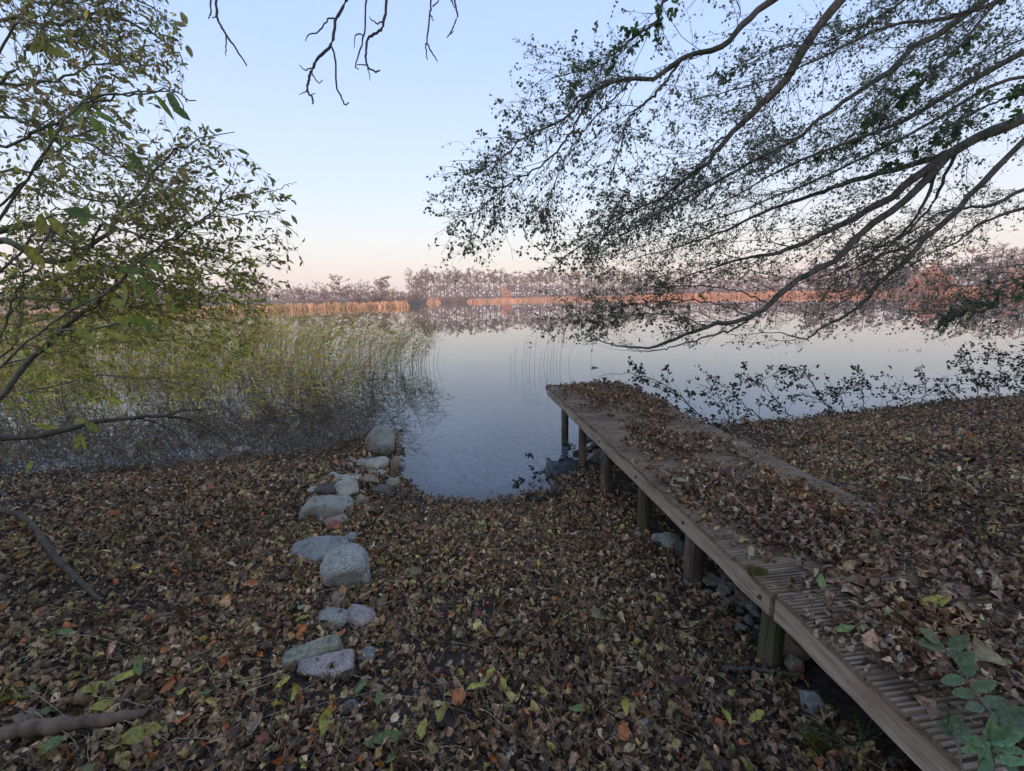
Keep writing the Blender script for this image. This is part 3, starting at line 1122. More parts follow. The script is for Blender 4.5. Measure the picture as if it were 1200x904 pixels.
R_ = [
    ("boulder", "tall pointed grey boulder standing at the water's edge at the end of the stone row", 449, 519, 37, 42, 'grey', dict(flat=1.0, pointy=.9, seed=64, bury=.15, cuts=9)),
    ("stone", "rounded pale grey stone right in front of the tall pointed boulder", 443, 542, 27, 23, 'pale', dict(flat=.9, seed=22, cuts=2)),
    ("stone", "brown grey stone touching the water right of the pale rounded stone", 464, 543, 15, 22, 'tan', dict(flat=.9, seed=23)),
    ("stone", "small pale cobble below the rounded pale stone near the water", 448, 553, 14, 10, 'pale', dict(seed=24, cuts=1)),
    ("stone", "low pale flat stone left of the rounded pale stone", 424, 541, 16, 10, 'grey', dict(seed=25)),
    ("stone", "brown angular stone in the middle of the waterside stone pile", 434, 561, 20, 18, 'tan', dict(seed=26, cuts=7)),
    ("stone", "dark grey angular stone at the bay edge below the brown one", 449, 574, 26, 20, 'wet', dict(seed=27, cuts=7)),
    ("stone", "mossy bluish wet stone at the water, lowest of the waterside pile", 461, 564, 16, 20, 'green', dict(seed=28)),
    ("stone", "long pale stone lying behind the dark slab", 408, 561, 34, 12, 'pale', dict(seed=29, cuts=2)),
    ("stone", "small pale stone behind the left end of the dark slab", 391, 557, 15, 10, 'pale', dict(seed=30, cuts=2)),
    ("stone", "pale rounded stone leaning on the right side of the dark slab", 404, 574, 30, 26, 'pale', dict(flat=.95, seed=31, cuts=3)),
    ("stone", "dark brown flat slab resting behind the big grey boulder", 387, 574, 30, 12, 'dark', dict(seed=32, boxy=.6, cuts=2, bury=0.)),
    ("boulder", "big smooth grey boulder with a peaked top, largest of the row", 382, 595, 54, 36, 'grey', dict(flat=.95, seed=33, pointy=.35, cuts=4)),
    ("stone", "small pale greenish stone left of the dark slab", 368, 574, 13, 11, 'pale', dict(seed=34)),
    ("stone", "small tan stone right of the big smooth grey boulder", 423, 587, 16, 16, 'tan', dict(seed=35, flat=.9)),
    ("stone", "tan stone with a reddish left face below the big grey boulder", 394, 612, 28, 19, 'red', dict(seed=36, flat=.9, cuts=6)),
    ("stone_slab", "long flat blue grey slab beside the round granite stone", 373, 645, 66, 36, 'slate', dict(seed=37, boxy=.7, flat=.62, depth=.6, ang=8, cuts=3, tiltx=.3)),
    ("stone", "small dark blue grey cube shaped stone behind the granite stone", 411, 632, 14, 17, 'slate', dict(seed=38, boxy=.7, flat=.9)),
    ("boulder", "round speckled light granite stone, nearest of the large ones", 405, 667, 55, 52, 'granite', dict(flat=.9, seed=39, cuts=2, bury=.2)),
    ("stone", "half buried reddish brown stone just below the granite stone", 392, 703, 24, 17, 'tan', dict(seed=40)),
    ("stone", "round pale grey stone among leaves left of the lilac block", 390, 723, 30, 24, 'grey', dict(seed=41, cuts=2)),
    ("stone_block", "small angular lilac block right of the round pale stone", 421, 722, 34, 24, 'lilac', dict(seed=42, boxy=.9, cuts=0, ang=-25, depth=.7, flat=.7, tiltx=.2)),
    ("stone", "greenish grey wedge shaped stone behind the pink granite block", 367, 765, 56, 30, 'green', dict(seed=43, boxy=.8, cuts=1, ang=28, depth=.35, flat=.8)),
    ("stone_block", "pinkish lilac granite block, lowest in the row of stones", 383, 780, 54, 30, 'lilac', dict(seed=44, boxy=.95, cuts=0, ang=14, depth=.5, flat=.6, tiltx=.25)),
    ("stone", "small blue grey pebble right of the pink granite block", 430, 767, 20, 15, 'slate', dict(seed=45)),
    ("stone", "pale bluish pebble below the pink granite block", 411, 827, 16, 13, 'slate', dict(seed=46)),
    ("stone", "tan cobble between wedge stone and lilac block", 391, 748, 18, 18, 'tan', dict(seed=47)),
    ("stone", "lone pale grey stone on the left bank by the reeds", 285, 529, 19, 14, 'pale', dict(seed=48, flat=.9)),
    ("stone", "rounded grey stone beside the fourth jetty post", 781, 631, 30, 21, 'grey', dict(seed=50, cuts=1)),
    ("stone", "flat grey stone right of the rounded stone under the jetty", 800, 642, 26, 18, 'wet', dict(seed=51, cuts=2)),
    ("stone", "brown grey stone left of the fifth jetty post", 810, 662, 20, 20, 'tan', dict(seed=52)),
    ("stone", "round brown stone under the near beam right of the mossy post", 929, 757, 26, 24, 'tan', dict(seed=53, cuts=2)),
    ("stone", "speckled blue grey pebble among leaves below the near beam", 949, 822, 20, 20, 'slate', dict(seed=54, flat=.9)),
    ("stone", "small white pebble in the foreground leaves left of the jetty", 757, 850, 16, 12, 'pale', dict(seed=55)),
    ("stone", "rusty brown stone standing on edge below the near beam", 929, 778, 16, 26, 'red', dict(seed=56, boxy=.6)),
    ("stone", "small grey pebble left of the fourth jetty post", 748, 626, 12, 9, 'grey', dict(seed=57)),
]
for n_, lab, px, py, w_, h_, mk, kw in R_:
    rock(n_, lab, px, py, w_, h_, ST[mk], **kw)

# leaves blown against the stones
for n_, lab, px, py, w_, h_, mk, kw in R_[:24]:
    if w_ < 20:
        continue
    for j in range(3):
        p = on_ground(px + rng.uniform(-.5, .55) * w_, py + h_ * rng.uniform(.40, .58))
        p[2] += .035
        a = rng.uniform(0, 6.3)
        single_leaf(p, np.array([math.cos(a), math.sin(a), .25]), norm(rng.normal(0, .5, 3) + [0, -.5, .8]), rng.uniform(.035, .055), rng.uniform(.4, .65), rng.normal(0, 1.2), .5, .8,
                    palette(1, BROWN, BW, .2)[0], ground)

# pebbles: one kind per patch, copied
def pebbles(label, group, spots, mats, smin, smax):
    base = [rock("pebble", label, 0, 0, 0, 0, ST[mk], pos=(0, 0, 0), size=(1 * .5, .75 * .5, .5 * .5), seed=200 + j, cuts=3, cat="pebble", group=group) for j, mk in enumerate(mats)]
    used = [False] * len(base)
    for j, (px, py) in enumerate(spots):
        k = int(rng.integers(len(base)))
        o = base[k]
        if used[k]:
            o = o.copy()
            COL.objects.link(o)
        used[k] = True
        p = on_ground(px, py)
        s = rng.uniform(smin, smax)
        o.scale = (s, s, s)
        o.rotation_euler = (rng.normal(0, .2), rng.normal(0, .2), rng.uniform(0, 6))
        o.location = (p[0], p[1], p[2] + s * .14 + .012)
    for k, o in enumerate(base):
        if not used[k]:
            bpy.data.objects.remove(o)


sp = [(rng.normal(845, 20) + t * 75, 668 + t * 78 + rng.uniform(-14, 12)) for t in np.linspace(0, 1, 120)]
sp = [(x, y) for x, y in sp if x < 760 + (y - 565) * 1.14]
pebbles("small grey cobble in the band of pebbles beneath the near end of the jetty", "pebbles beneath the near end of the jetty", sp, ['grey', 'slate', 'tan', 'grey', 'granite'], .035, .085)
sp = [(rng.uniform(405, 445), rng.uniform(540, 568)) for _ in range(26)]
pebbles("small cobble wedged between the stones of the waterside pile", "cobbles in the waterside stone pile", sp, ['pale', 'grey', 'tan'], .05, .11)
sp = [(rng.uniform(345, 420), rng.uniform(528, 556)) for _ in range(30)]
pebbles("pebble scattered over the low muddy edge left of the waterside pile", "pebbles on the muddy edge", sp, ['grey', 'wet', 'slate'], .03, .08)
sp = [(683, 508), (690, 515), (697, 524), (688, 529), (700, 533), (708, 528), (694, 540), (703, 545), (684, 535), (712, 540), (704, 517), (676, 534), (718, 520), (725, 528), (735, 522)]
pebbles("dark wet cobble in the shallows behind the jetty posts", "wet cobbles behind the jetty posts", sp, ['wet', 'tan', 'grey'], .12, .24)
sp = [(rng.uniform(474, 640), rng.uniform(560, 584)) for _ in range(40)]
pebbles("small pebble under shallow water in the little bay", "pebbles in the shallow bay", sp, ['pale', 'grey', 'tan'], .015, .04)


# ------------------------------------------------------------------ sticks on the ground
def stick(name, label, cat, pts, radii, m, sides=7, n=26, wob=.006, z='ground', group=None, parent=None):
    P3 = np.array([p if len(p) == 3 and z is None else on_ground(p[0], p[1]) + [0, 0, (p[2] if len(p) > 2 else .02)] for p in pts], float)
    P_ = smooth_path(P3, n)
    P_ += rng.normal(0, wob * .6, P_.shape)
    R__ = np.interp(np.linspace(0, 1, n), np.linspace(0, 1, len(radii)), radii) * rng.uniform(.88, 1.12, n)
    if radii[0] > .015:
        R__[rng.integers(3, n - 2, 3)] *= 1.22
    V, Qd = tubes(P_[None], R__[None], sides)
    b = MB()
    b.add(V, Qd)
    caps = [list(range(sides))]
    o = b.build(name, m, parent, True, origin=tuple(P_[0]))
    tag(o, label, cat, group)
    return o


stick("dead_branch", "bent dark branch arching down to the leaves at the left edge", "branch", [(-90, 600, .18), (-20, 616, .17), (35, 630, .15), (60, 662, .11), (90, 690, .07), (122, 710, .03)],
      [.020, .019, .017, .017, .015, .010], M_STICK)
stick("log", "thick bare fallen branch lying across the leaves in the lower left corner", "branch", [(-120, 905, .07), (0, 882, .07), (60, 870, .065), (120, 862, .06), (178, 845, .04)],
      [.030, .026, .025, .022, .014], M_LOG, sides=9)
stick("dead_branch", "short mossy stick lying under the near side beam", "branch", [(850, 790, .03), (890, 792, .03), (940, 800, .03)], [.012, .011, .008], M_STICK)
# short leaning stub of board by the first posts
stb = stick("board_stub", "short leaning end of an old plank beside the jetty posts", "plank", [(640, 551, .02), (643, 560, .03), (655, 580, .0)], [.022, .024, .022], M_POST, sides=4, n=6, wob=.001)

# thin pale dry stalks among the leaves
for j in range(60):
    px, py = rng.uniform(20, 860), rng.uniform(600, 900)
    if px > 700 and py > 620 + (px - 700) * .1 + 120: px -= 200
    a = rng.uniform(0, math.pi)
    ln = rng.uniform(15, 42) * (.5 + (py - 560) / 300)
    bend = rng.normal(0, .25)
    pts = [(px - math.cos(a) * ln, max(597, py - math.sin(a) * ln * .5), .045), (px + bend * ln, py + bend * ln * .4, .06), (px + math.cos(a) * ln, py + math.sin(a) * ln * .5, .04)]
    stick("dry_stalk", "thin dry stalk lying among the fallen brown leaves", "stalk", pts, [.0016, .0014, .0009], M_STRAW, sides=4, n=9, wob=.002, group="dry stalks among the fallen leaves")
for j in range(34):
    u0 = rng.uniform(2.2, 5.6)
    v0 = rng.uniform(.25, 1.0)
    a = rng.uniform(0, 6.3)
    L = rng.uniform(.06, .2)
    P3 = [jp(u0, v0, DECK + .03), jp(u0 + L * math.cos(a) * .5 + .01, v0 + L * math.sin(a) * .5, DECK + .06), jp(u0 + L * math.cos(a), v0 + L * math.sin(a), DECK + .035)]
    stick("dry_stalk", "thin dry stalk lying on the leaf covered jetty", "stalk", P3, [.0017, .0014, .0009], M_STRAW, sides=4, n=9, wob=.002, z=None, group="dry stalks on the jetty")

# ------------------------------------------------------------------ right hand alder
TR = np.array([8.6, 4.2])
tz = gz(*TR)
alder = empty("alder_tree", (TR[0], TR[1], tz), "large alder whose long thin leaved boughs sweep down over the lake from the right", "tree")


def limb_from(px_pts, radii, name, parent, m, n=40, start=None, sides=8, wob=.008, label=None):
    P3 = [np.array(s_, float) for s_ in (start or [])] + [at(*p) for p in px_pts]
    P_ = smooth_path(P3, n)
    P_[1:-1] += rng.normal(0, wob, P_[1:-1].shape)
    R__ = np.interp(np.linspace(0, 1, n), np.linspace(0, 1, len(radii)), radii)
    R__ = R__ * (1 + .06 * np.sin(np.arange(n) * 1.7))
    V, Qd = tubes(P_[None], R__[None], sides)
    b = MB()
    b.add(V, Qd)
    o = b.build(name, m, parent, True, origin=tuple(P_[0]))
    if label: o['label'] = label
    return P_, R__


def px2m(px, Z):
    return px * Z / F / 2


# trunk
tp = smooth_path([[TR[0], TR[1], tz - .3], [TR[0] - .1, TR[1], tz + 1.2], [TR[0] - .3, TR[1] + .1, tz + 3.0], [TR[0] - .4, TR[1] + .1, tz + 6.0], [TR[0] - .5, TR[1], tz + 9.0]], 24)
tr_ = np.interp(np.linspace(0, 1, 24), [0, .08, .4, .7, 1], [.40, .29, .24, .18, .10])
V, Qd = tubes(tp[None], tr_[None], 14)
b = MB()
b.add(V, Qd)
b.build("trunk", M_BARK, alder, True, origin=tuple(tp[0]))
H1, H2, H3 = [TR[0] - .2, TR[1] + .05, tz + 2.6], [TR[0] - .35, TR[1] + .1, tz + 4.6], [TR[0] - .4, TR[1] + .1, tz + 6.2]
AL = [
    # (start, points (px,py,Z), radii m)
    (H3, [(1150, -160, 5.6), (1000, -60, 5.2), (905, 0, 5.0), (870, 30, 4.95), (845, 55, 4.9), (800, 68, 4.9), (765, 93, 4.85), (735, 92, 4.8), (690, 110, 4.8), (660, 140, 4.7), (615, 160, 4.7), (590, 185, 4.7), (555, 205, 4.7)], [.07, .05, .042, .036, .03, .027, .02, .012, .006, .003]),
    (None, [(797, 72, 4.9), (770, 108, 4.9), (750, 126, 4.9), (735, 142, 4.8), (727, 175, 4.8), (715, 205, 4.8)], [.016, .015, .012, .006]),
    (None, [(692, 112, 4.8), (680, 135, 4.8), (668, 155, 4.7), (640, 190, 4.7), (600, 215, 4.6), (575, 235, 4.6), (550, 262, 4.6)], [.016, .013, .008, .003]),
    (None, [(740, 94, 4.8), (700, 135, 4.9), (672, 170, 5.0), (650, 215, 5.0), (640, 250, 5.0)], [.010, .008, .003]),
    (H3, [(1200, -180, 6.2), (1060, -80, 5.8), (985, 0, 5.5), (950, 45, 5.5), (920, 95, 5.4), (895, 120, 5.4), (868, 145, 5.4), (850, 165, 5.3), (830, 190, 5.3), (800, 212, 5.3), (770, 235, 5.2), (735, 250, 5.2), (700, 275, 5.2), (650, 310, 5.2)], [.09, .075, .062, .058, .05, .04, .03, .022, .014, .008, .004]),
    (None, [(852, 160, 5.3), (840, 165, 5.3), (830, 185, 5.25), (815, 195, 5.3), (790, 205, 5.3)], [.012, .01, .005]),
    (H3, [(1300, -120, 7.0), (1155, 0, 6.3), (1100, 40, 6.2), (1070, 55, 6.2), (1040, 85, 6.1), (1000, 110, 6.1), (960, 140, 6.0), (930, 165, 6.0), (880, 190, 6.0), (840, 215, 6.0), (790, 240, 6.0), (740, 270, 6.0), (700, 292, 6.0)], [.07, .055, .048, .04, .03, .024, .018, .01, .005]),
    (None, [(1070, 55, 6.2), (1055, 75, 6.3), (1030, 110, 6.4), (1015, 140, 6.4), (995, 165, 6.5), (985, 200, 6.5)], [.018, .014, .006]),
    (H2, [(1250, 118, 6.1), (1190, 143, 5.8), (1140, 165, 5.6), (1090, 196, 5.5), (1050, 226, 5.4), (1000, 256, 5.4), (960, 276, 5.3), (920, 294, 5.3), (880, 302, 5.2), (840, 312, 5.2), (790, 330, 5.2)], [.085, .08, .074, .062, .05, .04, .03, .02, .012, .006]),
    (None, [(1130, 171, 5.6), (1080, 190, 5.8), (1000, 212, 6.0), (960, 226, 6.0), (900, 246, 6.0), (850, 270, 6.1), (800, 288, 6.1), (740, 305, 6.1)], [.05, .04, .03, .02, .012, .005]),
    (None, [(1108, 186, 5.54), (1060, 236, 5.3), (1010, 272, 5.3), (985, 300, 5.2), (960, 315, 5.2), (925, 335, 5.2), (895, 362, 5.1), (870, 374, 5.1), (840, 380, 5.1), (815, 388, 5.1), (780, 402, 5.0), (750, 408, 5.0), (722, 405, 5.0), (700, 398, 5.0)], [.05, .045, .038, .036, .03, .026, .02, .012, .005]),
    (None, [(885, 368, 5.1), (862, 385, 5.1), (825, 396, 5.1), (795, 405, 5.1), (765, 412, 5.1), (735, 410, 5.1)], [.014, .012, .008, .004]),
    (H2, [(1270, 100, 6.7), (1200, 165, 6.3), (1150, 216, 6.1), (1110, 258, 6.0), (1080, 282, 6.0), (1060, 308, 5.9), (1035, 328, 5.9), (1008, 358, 5.9), (985, 374, 5.9), (960, 386, 5.9), (945, 398, 5.9), (915, 390, 5.9), (880, 392, 5.9)], [.05, .045, .042, .038, .03, .024, .016, .01, .004]),
    (None, [(1090, 272, 6.0), (1060, 290, 6.2), (1030, 300, 6.3), (1000, 315, 6.3), (975, 335, 6.3), (955, 365, 6.3)], [.025, .018, .01, .004]),
    (None, [(1122, 177, 5.57), (1095, 235, 5.8), (1075, 260, 5.9), (1045, 285, 5.9), (1015, 292, 5.9), (985, 315, 5.9), (950, 330, 5.9)], [.022, .018, .014, .01, .005]),
    (None, [(1100, 191, 5.52), (1080, 245, 5.6), (1060, 270, 5.7), (1030, 300, 5.7), (1000, 340, 5.7), (975, 365, 5.7)], [.022, .018, .012, .006]),
    (H1, [(1300, 180, 7.5), (1200, 222, 7.2), (1165, 240, 7.1), (1130, 244, 7.1), (1100, 250, 7.1), (1070, 270, 7.1), (1030, 290, 7.1)], [.05, .035, .025, .014, .005]),
    (H1, [(1300, 215, 7.0), (1200, 244, 6.8), (1150, 262, 6.7), (1120, 285, 6.7), (1085, 300, 6.7), (1050, 330, 6.7)], [.05, .035, .02, .012, .005]),
    (H2, [(1300, 20, 5.4), (1200, 62, 5.1), (1130, 100, 5.0), (1080, 130, 5.0), (1040, 150, 5.0), (960, 180, 5.0), (920, 196, 5.0), (870, 225, 5.0), (820, 250, 5.0)], [.05, .04, .03, .02, .012, .005]),
    (H1, [(1350, 270, 6.2), (1230, 310, 5.9), (1190, 330, 5.8), (1150, 350, 5.8), (1120, 372, 5.8)], [.03, .02, .012, .005]),
    (H2, [(1350, -60, 6.4), (1200, -10, 5.4), (1120, 20, 5.2), (1040, 30, 5.2), (960, 70, 5.3), (880, 100, 5.4), (800, 120, 5.4)], [.05, .03, .02, .012, .006]),
    (H3, [(1100, -200, 6.5), (930, -110, 5.6), (830, -40, 5.2), (780, 0, 5.0), (770, 25, 5.0), (745, 42, 5.0), (720, 65, 5.0), (690, 82, 4.9), (650, 90, 4.9)], [.05, .03, .02, .012, .005]),
    (H2, [(1300, -80, 5.5), (1190, -20, 5.2), (1120, 60, 5.1), (1060, 110, 5.1), (1000, 160, 5.1), (950, 190, 5.1)], [.03, .022, .015, .008, .004]),
    (H2, [(1330, 90, 5.6), (1250, 105, 5.4), (1190, 112, 5.2), (1130, 138, 5.2), (1075, 172, 5.2), (1030, 190, 5.2)], [.03, .02, .014, .008, .004]),
    (H2, [(1330, 0, 4.8), (1240, 30, 4.5), (1180, 55, 4.5), (1130, 85, 4.5), (1080, 95, 4.5)], [.03, .018, .010, .006, .003]),
    (H3, [(1300, -140, 6.0), (1180, -60, 5.6), (1080, -10, 5.5), (1010, 30, 5.5), (960, 50, 5.5), (900, 60, 5.5), (840, 90, 5.5)], [.03, .022, .015, .008, .004]),
    (None, [(830, 384, 5.1), (800, 372, 5.2), (760, 368, 5.3), (722, 372, 5.3), (690, 382, 5.3)], [.010, .008, .006, .002]),
    (None, [(880, 372, 5.1), (840, 356, 5.3), (790, 352, 5.4), (740, 358, 5.5), (700, 366, 5.5), (680, 374, 5.5)], [.010, .008, .006, .002]),
    (None, [(900, 355, 5.1), (860, 340, 5.3), (800, 335, 5.4), (750, 342, 5.5), (715, 352, 5.5)], [.010, .008, .006, .002]),
    (H1, [(1350, 300, 6.4), (1230, 330, 6.1), (1180, 350, 6.0), (1140, 362, 6.0), (1100, 365, 6.0)], [.02, .012, .008, .003]),
    (H2, [(1350, 60, 7.2), (1180, 95, 6.8), (1080, 150, 6.8), (980, 200, 6.8), (900, 235, 6.8), (800, 270, 6.8), (720, 300, 6.8)], [.05, .03, .022, .012, .005]),
]
AP, AR = [], []
for st_, pts, rad in AL:
    P_, R__ = limb_from(pts, [r * .88 for r in rad], "limb", alder, M_BARK, 40, [st_] if st_ else None)
    AP.append(P_)
    AR.append(R__)
AP, AR = np.array(AP), np.array(AR)


def clip_view(P, lo=-80, hi=1500, ylo=-260, yhi=430):
    """keep shoots near the part of the tree that the photo shows"""
    q = (P[:, -1] - C0) @ MR
    x = 600 - q[:, 0] / q[:, 2] * F
    y = 452 + q[:, 1] / q[:, 2] * F
    return (x > lo) & (x < hi) & (y > ylo) & (y < yhi) & (-q[:, 2] > .8)


LEFTDOWN = norm(np.array([-.75, .15, -.45]))
s1, r1 = grow(AP[:, 10:], AR[:, 10:], 900, .04, 1, (.4, 1.5), (.35, 1.15), 8, LEFTDOWN * .20, .19, .38, .3, .0018, .5, rmax=.005)
k = clip_view(s1, 500, 1320, -160, 408)
s1, r1 = s1[k], r1[k]
s2, r2 = grow(s1, r1, 5200, .1, 1, (.15, .5), (.4, 1.1), 5, LEFTDOWN * .12, .22, .6, .4, .0012, .3)
k = clip_view(s2, 492, 1300, -120, 408)
s2, r2 = s2[k], r2[k]
b = MB()
b.add(*tubes(s1, r1, 4))
b.add(*tubes(s2, r2, 3))
s3, r3 = grow(s2, r2, 10000, .3, 1, (.05, .16), (.4, 1.2), 3, (0, 0, 0), .2, .7, .5, .0008, .0)
k = clip_view(s3, 485, 1290, -100, 412)
s3, r3 = s3[k], r3[k]
b.add(*tubes(s3, r3, 3))
tw = b.build("twigs", M_TWIG, alder, True, origin=tuple(tp[0]))
tw['kind'] = 'stuff'


def foliage(P, n, Lr, wr, cols, wts, name, parent, origin, hang=.5, m=M_LEAF, t0=.2):
    p, d = points_on(P, n, t0, 1.0)
    D = norm(d * .5 + rng.normal(size=(n, 3)) * .6 + [0, 0, -hang])
    Nn = norm(rng.normal(size=(n, 3)) + [0, -.2, .6])
    L = rng.uniform(*Lr, n)
    p = p + D * .006
    V, T, k = leaves(p, D, Nn, L, rng.uniform(*wr, n), rng.normal(0, .5, n), rng.uniform(0, .35, n), small=True)
    b = MB()
    b.add(V, T, np.repeat(palette(n, cols, wts, .3), k, axis=0))
    o = b.build(name, m, parent, False, origin=origin)
    o['kind'] = 'stuff'
    return o


ALC = [(.15, .18, .11), (.20, .22, .14), (.22, .19, .16), (.15, .25, .08)]
foliage(np.concatenate([s2[:, [0, 2, 4]], s3]), 47000, (.017, .037), (.6, .85), ALC, [4, 3, 3, 1], "foliage", alder, tuple(tp[0]))
# the outer sprays that reach farthest over the lake
out_b = AP[[0, 1, 2, 3, 4, 6]]
g1, h1 = grow(out_b[:, 22:], np.full(out_b[:, 22:].shape[:2], .008), 230, .0, 1, (.3, .95), (.35, 1.2), 7, LEFTDOWN * .12, .2, .55, .35, .0014, .35)
k = clip_view(g1, 500, 1320, 20, 330)
g1, h1 = g1[k], h1[k]
g2, h2 = grow(g1, h1, 1300, .1, 1, (.1, .32), (.4, 1.2), 4, LEFTDOWN * .08, .25, .6, .4, .0010, .3)
k = clip_view(g2, 492, 1320, 20, 330)
g2, h2 = g2[k], h2[k]
b = MB()
b.add(*tubes(g1, h1, 3))
b.add(*tubes(g2, h2, 3))
o = b.build("twigs", M_TWIG, alder, True, origin=tuple(tp[0]))
o['kind'] = 'stuff'
foliage(g2, 6500, (.022, .046), (.6, .85), ALC, [4, 3, 3, 1], "foliage", alder, tuple(tp[0]))
# fresher green, larger leaves on the nearest boughs at the upper right and on the low outer sprays
near_b = AP[[-10, -9, -8, -2]]
g1, h1 = grow(near_b[:, 12:], np.full(near_b[:, 12:].shape[:2], .006), 70, .1, 1, (.15, .45), (.4, 1.1), 5, LEFTDOWN * .1, .2, .6, .4, .0012, .3)
foliage(g1, 1500, (.04, .075), (.6, .85), [(.10, .19, .06), (.13, .24, .07), (.12, .16, .08)], [1, 1, 1], "green_leaves", alder, tuple(tp[0]))
low_b = AP[[-6, -5, -4, -3]][:, :, :]
g1, h1 = grow(low_b[:3, 4:], np.full(low_b[:3, 4:].shape[:2], .005), 150, .05, 1, (.12, .4), (.4, 1.2), 5, (0, 0, .02), .25, .6, .4, .0011, .3)
b = MB()
b.add(*tubes(g1, h1, 3))
o = b.build("twigs", M_TWIG, alder, True, origin=tuple(tp[0]))
o['kind'] = 'stuff'
foliage(g1, 2900, (.022, .042), (.6, .85), ALC, [4, 3, 2, 2], "foliage", alder, tuple(tp[0]))

# ------------------------------------------------------------------ bare dead bough overhead
bb = empty("bare_branch", (TR[0] - .4, TR[1] + .1, tz + 6.2), "bare dark branch hanging from above with only curled empty twigs against the sky", "branch")
BBP, _r = limb_from([(1150, -560, 3.9), (900, -330, 3.0), (700, -200, 2.7), (520, -130, 2.6), (380, -110, 2.6), (270, -100, 2.6)], [.06, .045, .03, .02, .012, .008], "bough", bb, M_TWIG, 34, [[TR[0] - .4, TR[1] + .1, tz + 6.2]])
HT = [
    ([(247, -100), (246, -30), (247, 12), (244, 22)], 3), ([(254, -100), (254, -20), (255, 20), (265, 40), (278, 60), (289, 77)], 4), ([(265, 40), (265, 66)], 2),
    ([(255, 20), (248, 21)], 2),
    ([(420, -120), (408, -10), (395, 22), (388, 52), (373, 68), (365, 85), (361, 95), (361, 107), (367, 117), (366, 122)], 5),
    ([(394, 22), (385, 23), (374, 36), (362, 41), (358, 48)], 2.5), ([(388, 53), (393, 70), (394, 100), (402, 118), (405, 123), (409, 120)], 3),
    ([(366, 80), (357, 82), (350, 76)], 2), ([(366, 86), (372, 96), (379, 94)], 2), ([(361, 107), (355, 108), (351, 112)], 1.6), ([(364, 112), (370, 109)], 1.6),
    ([(429, -120), (429, -10), (428, 30), (424, 52), (417, 75), (420, 82)], 3), ([(426, 42), (420, 40), (416, 44), (415, 56)], 2),
    ([(455, -120), (453, -10), (450, 25), (444, 38), (432, 44), (429, 62), (431, 78), (440, 84), (445, 82)], 4.5), ([(449, 25), (440, 27), (433, 20)], 2.4), ([(431, 76), (424, 76), (418, 76)], 2), ([(431, 78), (434, 95)], 1.6),
    ([(505, -120), (505, -10), (504, 15), (500, 48), (499, 55), (501, 70)], 3), ([(500, 50), (506, 62), (513, 72)], 2.5), ([(507, 8), (515, 0), (520, -15)], 2), ([(505, 18), (508, 25)], 2),
    ([(535, -120), (532, -10), (536, 18), (530, 35), (524, 44)], 3), ([(527, 40), (532, 37)], 1.8), ([(528, -2), (534, 10)], 2.2),
]
for pts, wpx in HT:
    Z0 = 2.6 + (pts[0][0] % 7) * .02
    r0 = px2m(wpx, Z0) * .78
    limb_from([(x, y, 2.6) for x, y in pts], [r0, r0 * .85, r0 * .5], "twig", bb, M_TWIG, max(8, 4 * len(pts)), sides=5, wob=.0022)

